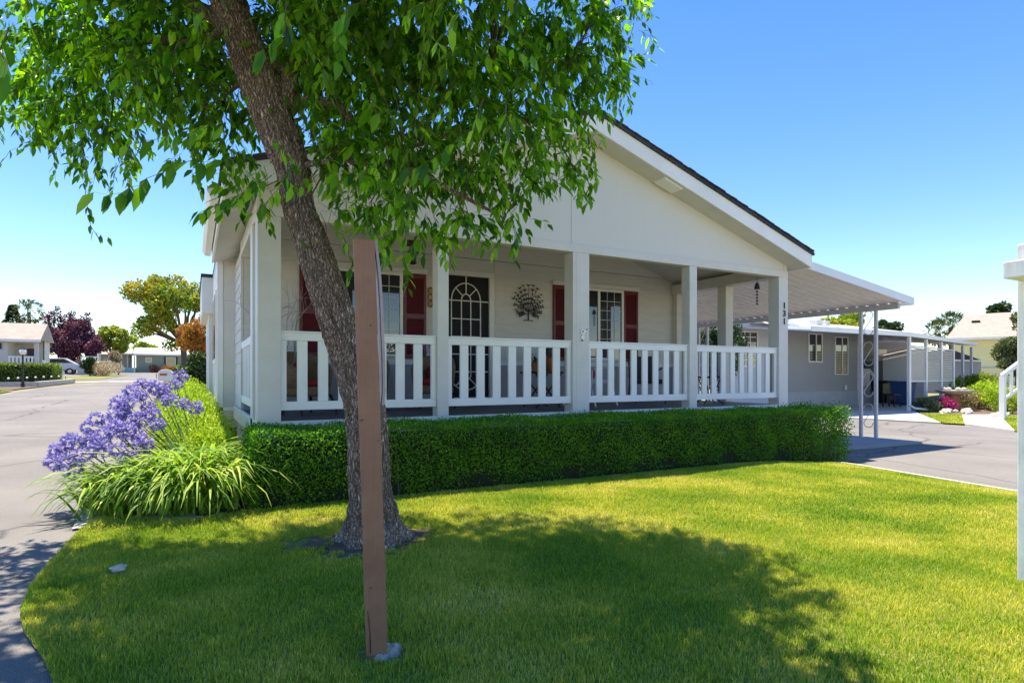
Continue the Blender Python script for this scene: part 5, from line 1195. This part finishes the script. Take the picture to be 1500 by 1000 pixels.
# planting along the far kerb on the left
shrub('flower_bed', 'pink, yellow and lilac flowering border along the far kerb', blobs(-7.6, 72, 1.8, 1.6, 3.5, .45, 14, .65, 80), 5200, .15, leafmat('mixed_flowers', [(.5, .08, .12), (.5, .4, .06), (.15, .25, .05), (.5, .4, .6), (.65, .6, .7)], .3), 80, cat='flower bed')
far_tree('pink_crape_tree', 'small pinkish tree above the flowering border', -7.3, 78, blobs(-7.5, 78, 3.0, .8, .8, .7, 7, .45, 81), 2200, .18, 'pinkish', 81, .08, 2.2)
far_tree('dark_shrub_tree', 'narrow dark green shrub tree by the small white railed porch', -8.9, 70, blobs(-8.9, 70, 2.4, .35, .4, .8, 6, .4, 82), 2000, .16, 'darktree', 82, .06, 1.6)
def block_hedge(lab, x0, x1, y0, y1, z1, n, L, mat, seed):
    z0 = gz((x0 + x1) / 2, y0); t = thing('clipped_hedge', lab, 'hedge', ((x0 + x1) / 2, (y0 + y1) / 2, z0)); rg = np.random.default_rng(seed)
    q = MB(); q.box(x0 + .05, x1 - .05, y0 + .05, y1 - .05, z0 - .1, z1 - .05); q.build('shade_core', pm('shade_core_dark_' + mat, (.02, .03, .01), .95, .4, 20), t)  # filler block coloured dark to stand for the shade inside the hedge
    P = np.stack([rg.uniform(x0, x1, n), rg.uniform(y0, y1, n), rg.uniform(z0, z1, n)], 1); f_ = rg.integers(0, 5, n)
    P[f_ == 0, 1] = y0; P[(f_ == 1) | (f_ == 4), 2] = z1; P[f_ == 2, 0] = x0; P[f_ == 3, 0] = x1
    P += rg.normal(size=(n, 3)) * .05
    leaves('foliage', P, rg.normal(size=(n, 3)), rg.normal(size=(n, 3)), rg.uniform(.7, 1.3, n) * L, .6, LEAF_FOLD, mat, t)
M['boxfar'] = leafmat('bright_hedge_leaves', [(.06, .13, .02), (.14, .22, .03), (.26, .33, .05)], .35)
M['redtip'] = leafmat('red_tipped_leaves', [(.08, .08, .03), (.20, .10, .05), (.40, .12, .06)], .3)
block_hedge('clipped flat topped green hedge behind the black lamp post', -11.3, -8.0, 47.6, 50.5, 1.95, 9000, .10, 'boxfar', 90)
block_hedge('taller red tipped hedge at the far left edge', -15.5, -11.4, 47.8, 50, 2.75, 5000, .10, 'redtip', 91)

T = thing('street_lamp', 'black garden lamp post with white globe before the clipped hedge', 'lamp post', (-7.97, 39.97, .62))
q = MB(); q.tube([(-7.97, 39.97, .6), (-7.97, 39.97, 2.35)], .045, 8); q.lathe((-7.97, 39.97, .6), [(.1, 0), (.09, .2), (.05, .3)], 10); q.build('pole', 'black', T)
q = MB(); q.ball((-7.97, 39.97, 2.5), .16, 8); q.build('globe', 'white', T, smooth=True)
q = MB(); q.lathe((-7.97, 39.97, 2.62), [(.13, 0), (.05, .1), (.01, .16)], 10); q.build('cap', 'black', T)
pl = None
for i, (x, y) in enumerate([(-9.0 + .22 * k, 42.0 + .95 * k) for k in range(8)]):
    if pl is None:
        T = thing('path_light', 'x', 'garden light', (0, 0, 0), 0, 'small path lights along the left border'); pl = T
        MB().tube([(0, 0, 0), (0, 0, .38)], .02, 6).build('stake', 'black', T)
        MB().lathe((0, 0, .38), [(.03, 0), (.065, .02), (.05, .07), (.02, .1)], 10).build('lamp_head', 'white', T); o = T
    else: o = copy_tree(pl)
    o.location = (x, y, gz(x, y)); o['label'] = ('nearest', 'second', 'third', 'fourth', 'fifth', 'sixth', 'seventh', 'farthest')[i] + ' small path light from the lamp post before the clipped hedge'
sheet('left_bed', [(-30, 36), (-7.6, 36), (-7.3, 40), (-6.8, 47), (-8, 55), (-30, 55)], .02, 'soil', step=3)
sheet('left_verge', [(-30, 26), (-7.2, 26), (-7.2, 31), (-7.4, 35.5), (-30, 35.5)], .02, 'lawnbase', step=3)
grass('left_verge_grass', [(-20, 27), (-7.3, 27), (-7.3, 31), (-7.5, 35.3), (-20, 35.3)], 150, .09, .05, 'grass', 7, dmax=200, label='grass verge on the far left of the road', cat='grass')
q = MB()
for a, b in (((-10.5, 39.8), (-7.6, 41)), ((-7.6, 41), (-6.9, 47.5))): q.bar((*a, gz(*a) + .12), (*b, gz(*b) + .12), .25, .28)
tag(q.build('bed_edging', 'stone'), 'low stone edging round the left flower bed', 'edging')

# ------------------------------------------------------------------ neighbour house on the right
NH = thing('neighbour_house', 'grey neighbour house with white framed windows and flat grey awning roof', 'house', (24, 17, -.1))
q = MB(); q.box(20.3, 25.95, 15.8, 15.9, .55, 3.15); q.build('wall', 'greyhouse', NH)
q = MB(); q.box(20.3, 25.95, 15.77, 15.9, -.3, .53); q.box(20.3, 25.95, 15.765, 15.8, .531, .56); q.build('skirting', 'greytrim', NH)
q = MB(); q.box(25.95, 26.1, 15.8, 18, -.3, 3.1); q.box(26.1, 34, 17.9, 18, -.3, 3.1); q.build('wall', 'greyhouse', NH)
q = MB(); q.box(25.90, 26.0, 15.74, 15.8, -.2, 3.1); q.build('corner_trim', 'white', NH)
q = MB(); q.prism([(17.0, -.3), (20.3, -.3), (20.3, 3.2), (19.0, 3.5), (17.0, 3.35)], 15.8, 15.9); q.build('wall', pm('pale_blue_siding', (.52, .55, .62), .6, .05, 3), NH)
q = MB(); q.prism([(16.4, 3.2), (19.03, 3.52), (21.4, 3.12), (21.4, 3.26), (19.03, 3.68), (16.4, 3.36)], 15.4, 15.9); q.box(20.3, 27.5, 15.35, 15.45, 3.05, 3.2); q.build('fascia', 'white', NH)
q = MB(); q.prism([(15.36, 3.2), (19.5, 3.95), (25, 3.3)], 19.0, 31, 'x'); q.build('roof', 'shingle_grey', NH)
for x, y, w_, h_ in ((22.2, 17, .35, .3), (24.0, 18, .3, .25), (25.6, 17.5, .4, .25), (27.0, 18, .3, .3)):
    MB().box(x, x + w_, y, y + w_, 3.4, 3.6 + h_).build('roof_vent', 'alum', NH, bevel=.01)
for x0, x1, z0, z1 in ((22.48, 23.4, 1.78, 3.0), (24.25, 25.18, 1.27, 2.92)): window(NH, x0, x1, z0, z1, 15.79, (x0 + x1) / 2 + .05, False)
window(NH, 17.95, 19.4, 1.55, 2.95, 15.79, 17.99)
f = MB(); 
for i in range(1, 6): f.box(18.05, 19.3, 15.755, 15.765, 1.6 + i * .22, 1.63 + i * .22)
for i in range(1, 4): f.box(18.05 + i * .3, 18.08 + i * .3, 15.75, 15.764, 1.6, 2.9)
f.build('muntin', 'white', NH)
q = MB(); q.box(24.9, 25.0, 15.7, 15.76, .62, .82); q.build('outlet_box', 'white', NH)
# its door steps
q = MB(); q.box(26.15, 27.9, 16.4, 17.85, -.2, .75); q.box(27.9, 28.2, 16.4, 17.85, -.2, .45); q.box(28.2, 28.5, 16.4, 17.85, -.2, .2); q.build('door_steps', 'greytrim', NH)
q = MB(); q.box(26.15, 27.9, 16.40, 16.45, 1.45, 1.55)
for i in range(12): q.box(26.18 + i * .145, 26.30 + i * .145, 16.41, 16.44, .76, 1.449)
q.bar((27.9, 16.42, 1.5), (28.6, 16.42, .85), .05, .09); q.box(28.5, 28.58, 16.38, 16.46, 0, .9); q.build('step_railing', 'trim', NH)
MB().box(26.6, 27.5, 17.84, 17.89, .8, 2.85).build('door', 'trim', NH)
MB().box(31.0, 31.8, 17.84, 17.89, 2.0, 2.6).build('window', 'white', NH)
# awning with posts and hanging slatted screens
AW = thing('neighbour_awning', 'flat grey metal awning on thin posts with slatted screens beside the grey neighbour house', 'carport', (26, 13, -.1))
q = MB(); q.add([(18.1, 12.6, 2.72), (24.0, 12.6, 2.72), (35.9, 15.6, 2.78), (35.9, 17.8, 3.0), (26, 17.8, 3.05), (26, 15.78, 3.05), (18.1, 15.78, 3.05)], [(0, 1, 2, 3, 4, 5, 6)])
o = q.build('roof_panel', 'alumgrey', AW); o.modifiers.new('s', 'SOLIDIFY').thickness = .03
q = MB(); q.bar((18.1, 12.58, 2.79), (24.03, 12.58, 2.79), .05, .16); q.bar((24.03, 12.58, 2.79), (35.9, 15.58, 2.86), .05, .16); q.build('fascia', 'alumwhite', AW)
dx, dy = 11.87 / 12.24, 3.0 / 12.24; P_ = []
for i, s_ in enumerate((0.05, 2.5, 5.0, 7.3, 9.3, 11.3)):
    x, y = 24.03 + dx * s_, 12.68 + dy * s_; P_.append((x, y)); zb = gz(x, y)
    q = MB(); q.box(x - .05, x + .05, y - .05, y + .05, zb, 2.70); q.build('post', 'white' if i < 4 else 'alumgrey', AW)
q = MB(); x, y = P_[0]; q.tube([(x - .09, y - .08, 2.7), (x - .09, y - .08, .1), (x + .05, y - .2, -.02), (x + .65, y - .45, -.08)], .045, 8); q.build('downspout', 'white', AW)
for i in range(3):
    (xa, ya), (xb, yb) = P_[i], P_[i + 1]; z0, z1 = 1.02, 2.34; n = 17; q = MB()
    for k in range(n):
        z = z0 + (k + .5) * (z1 - z0) / n; q.bar((xa + .08 * dx, ya, z), (xb - .08 * dx, yb, z), .02, (z1 - z0) / n * .74)
    q.build('slatted_screen', pm('screen_slats_%d' % i, (.46, .42, .41), .5), AW)
q = MB(); q.bar((P_[0][0], P_[0][1], 2.37), (P_[3][0], P_[3][1], 2.40), .04, .06); q.bar((P_[0][0], P_[0][1], 1.0), (P_[3][0], P_[3][1], 1.0), .04, .05); q.build('rail', 'alumgrey', AW)
T = thing('garden_shed', 'grey shed with ribbed side and dark roof under the end of the neighbour awning', 'shed', (35, 18, .3))
q = MB(); q.box(36.6, 39.6, 17.0, 20, -.2, 2.05); q.build('wall', grooved('ribbed_grey_metal', (.27, .29, .33), 'X', .25, .8), T)
q = MB(); q.prism([(36.4, 2.05), (36.4, 2.62), (39.8, 2.05)], 16.9, 20); q.build('roof', 'shingle', T)
q = MB(); q.box(36.5, 39.75, 16.88, 16.98, 2.02, 2.12); q.build('trim', 'alum', T)
T = thing('garden_shed', 'dark grey shed with sloping pale roof edge behind the bins', 'shed', (31.5, 17.2, .1))
q = MB(); q.prism([(29.8, -.1), (33.6, -.1), (33.6, 2.5), (29.8, 1.95)], 16.9, 17.8); q.build('wall', 'greyhouse', T)
q = MB(); q.prism([(29.6, 1.96), (33.7, 2.54), (33.7, 2.64), (29.6, 2.06)], 16.8, 17.85); q.build('roof', 'alum', T)
def bin_(lab, x, y, mat):
    z = gz(x, y) + .03; T = thing('wheelie_bin', lab, 'bin', (x, y, z))
    q = MB(); q.add([(x - .28, y - .3, z + .03), (x + .28, y - .3, z + .03), (x + .28, y + .3, z + .03), (x - .28, y + .3, z + .03), (x - .36, y - .38, z + .98), (x + .36, y - .38, z + .98), (x + .36, y + .38, z + .98), (x - .36, y + .38, z + .98)],
                    [(0, 1, 2, 3), (4, 5, 6, 7), (0, 1, 5, 4), (1, 2, 6, 5), (2, 3, 7, 6), (3, 0, 4, 7)]); q.build('body', mat, T, bevel=.03)
    q = MB(); q.box(x - .38, x + .38, y - .41, y + .40, z + .985, z + 1.05); q.build('lid', mat, T, bevel=.02)
    for s_ in (-1, 1):
        q = MB(); q.prism([(y + .28 + .1 * math.cos(i * PI / 6), z + .1 + .1 * math.sin(i * PI / 6)) for i in range(12)], x + s_ * .3 - .03, x + s_ * .3 + .03, 'x'); q.build('wheel', 'tyre', T)
bin_('blue wheeled bin standing beside the first awning post', 28.0, 15.0, 'bin_blue')
bin_('black wheeled bin left of the blue one', 28.6, 16.2, 'bin_black')
# bird bath, azalea, pots, rocks, patio chair
T = thing('bird_bath', 'pale bowl of stones on a terracotta pedestal in the neighbour bed', 'bird bath', (26.3, 12.2, -.1))
q = MB(); q.lathe((26.3, 12.2, -.1), [(.26, 0), (.22, .1), (.20, .5), (.24, .56)], 14); q.build('pedestal', 'terracotta', T)
q = MB(); q.lathe((26.3, 12.2, .46), [(.2, 0), (.45, .08), (.62, .16), (.64, .2), (.5, .18)], 20); q.build('bowl', 'stone', T, smooth=True)
for i in range(6): q = MB(); q.ball((26.3 + .32 * math.cos(i), 12.2 + .32 * math.sin(i), .70), .1, 5, (1, 1, .7)); q.build('stone', 'stone', T)
shrub('azalea', 'low bush of magenta flowers left of the bird bath', blobs(25.5, 12.1, .18, .5, .3, .12, 6, .22, 95), 1500, .08, 'magenta', 95)
shrub('low_shrub', 'dull dark green shrub under the slatted screens', blobs(24.9, 12.3, .1, .7, .35, .12, 6, .3, 96), 1500, .09, 'olive', 96)
shrub('low_shrub', 'pinkish dry shrub in the middle of the neighbour bed', blobs(27.6, 11.9, .2, .9, .5, .2, 6, .4, 97), 1800, .10, 'pinkish', 97)
shrub('low_shrub', 'yellow green feathery shrub right of the bird bath', blobs(29.7, 13.0, .40, 1.3, .8, .3, 9, .5, 98), 5000, .11, 'ylleaf', 98)
shrub('low_shrub', 'rounded yellow green bush in front of the yellow house', blobs(34.2, 14.6, .75, 1.2, .7, .25, 9, .5, 99), 5000, .13, 'yelgreen', 99)
shrub('low_shrub', 'yellow green shrub below the white stair rail', blobs(27.5, 11.1, .3, .9, .5, .3, 7, .4, 100), 3000, .09, 'ylleaf', 100)
shrub('low_shrub', 'leafy bush beside the white post at the path edge', blobs(25.7, 10.3, .15, .4, .3, .2, 5, .28, 101), 1500, .08, 'yelgreen', 101)
far_tree('olive_tree', 'olive green shrub tree before the yellow house', 38.2, 14.8, blobs(38.2, 14.7, 2.6, .75, .7, 1.15, 12, .5, 102) + blobs(39.0, 14.7, 4.2, .45, .4, .6, 4, .38, 103), 7500, .14, 'olive', 102, .1, 1.6)
rk = [(24.1, 11.55), (23.8, 11.3), (24.5, 11.6), (25.0, 11.55), (24.6, 10.95), (23.3, 9.55), (23.9, 9.6), (24.5, 9.8), (25.3, 11.3), (22.8, 9.2)]
RL = ['small stone at the corner of driveway and grass wedge', 'stone on the grass wedge edge left of the path', 'stone just left of the bird bath foot', 'stone in front of the magenta azalea', 'stone at the top left corner of the neighbour path', 'stone at the right edge of the path', 'larger stone right of the path under the bush', 'stone behind the two right of the path', 'stone between bird bath and path end', 'stone nearest the road right of the path']
for i, (x, y) in enumerate(rk): rock('garden_rock', RL[i], (x, y, gz(x, y) + .04), .12 + .05 * (i % 3), seed=i + 5, group='rocks edging the neighbour bed')
T = thing('patio_chair', 'black metal patio chair under the slatted screens', 'chair', (26.2, 14.5, -.05))
q = MB(); q.box(25.95, 26.45, 14.25, 14.75, .40, .45); q.build('seat', 'black', T); q = MB(); q.box(25.95, 26.45, 14.72, 14.76, .46, .9); q.build('backrest', 'black', T)
for a in (25.97, 26.43):
    for b in (14.27, 14.73): MB().box(a - .02, a + .02, b - .02, b + .02, -.1, .399).build('leg', 'black', T)
T = thing('stair_railing', 'white sloping stair rail behind the white post at right', 'railing', (22, 8.8, -.15))
q = MB(); q.bar((21.9, 8.85, 1.22), (24.6, 8.35, 2.65), .09, .12); q.bar((21.9, 8.85, .45), (24.6, 8.35, 1.85), .06, .08)
q.box(21.86, 22.0, 8.78, 8.92, -.15, 1.2); q.build('rail', 'white', T)
for i in range(8): x = 22.2 + i * .3; t = (x - 21.9) / 2.7; MB().box(x, x + .09, 8.78 - t * .5, 8.84 - t * .5, .45 + 1.4 * t, 1.2 + 1.42 * t).build('baluster', 'white', T)
# yellow house beyond
T = thing('yellow_house', 'pale yellow house with brown grey roof behind the sheds on the right', 'house', (0, 0, 0))
MB().box(.4, 14, 0, 8, 0, 4.75).build('wall', 'yellowhouse', T)
q = MB(); q.add([(-.2, -.6, 4.8), (14.5, -.6, 4.8), (14.5, 8.6, 4.8), (-.2, 8.6, 4.8), (1.4, 4, 7.5), (13, 4, 7.5)], [(0, 1, 5, 4), (1, 2, 5), (2, 3, 4, 5), (3, 0, 4), (0, 3, 2, 1)]); q.build('roof', 'shingle_tan', T)
MB().box(-.2, 14.5, -.7, -.6, 4.6, 4.84).build('fascia', 'white', T)
MB().box(.4, 14, -.06, 0, 1.8, 1.95).build('wall_band', 'greytrim', T)
MB().box(1.9, 2.6, 2.2, 2.4, 6.5, 6.7).build('roof_vent', 'black', T)
T.location = (67.4, 31.8, .2); T.rotation_euler = (0, 0, R(-65.7))
far_tree('distant_tree', 'bright green tree above the neighbour house roof', 62, 40, blobs(62.5, 40, 6.6, 3.2, 1.5, 1.1, 10, 1.1, 110), 4000, .4, 'yelgreen', 110, .3, 4)
far_tree('distant_tree', 'small dark tree above the flat awning', 107, 60, blobs(106.5, 60, 9.2, 2.6, 1.5, .9, 8, 1.0, 111), 3000, .5, 'darktree', 111, .3, 6)
far_tree('pine_tree', 'spiky dark pine behind the roof of the yellow house', 112, 45, blobs(112, 45, 10.2, 3.2, 2, 1.6, 14, .9, 112), 4500, .5, 'darktree', 112, .3, 7)
far_tree('dark_shrub_tree', 'dark broad shrub seen through the porch under the awning', 15.0, 14.2, blobs(15.0, 14.2, 2.0, 1.1, .8, 1.05, 20, .5, 113), 13000, .10, 'darktree', 113, .06, .8)
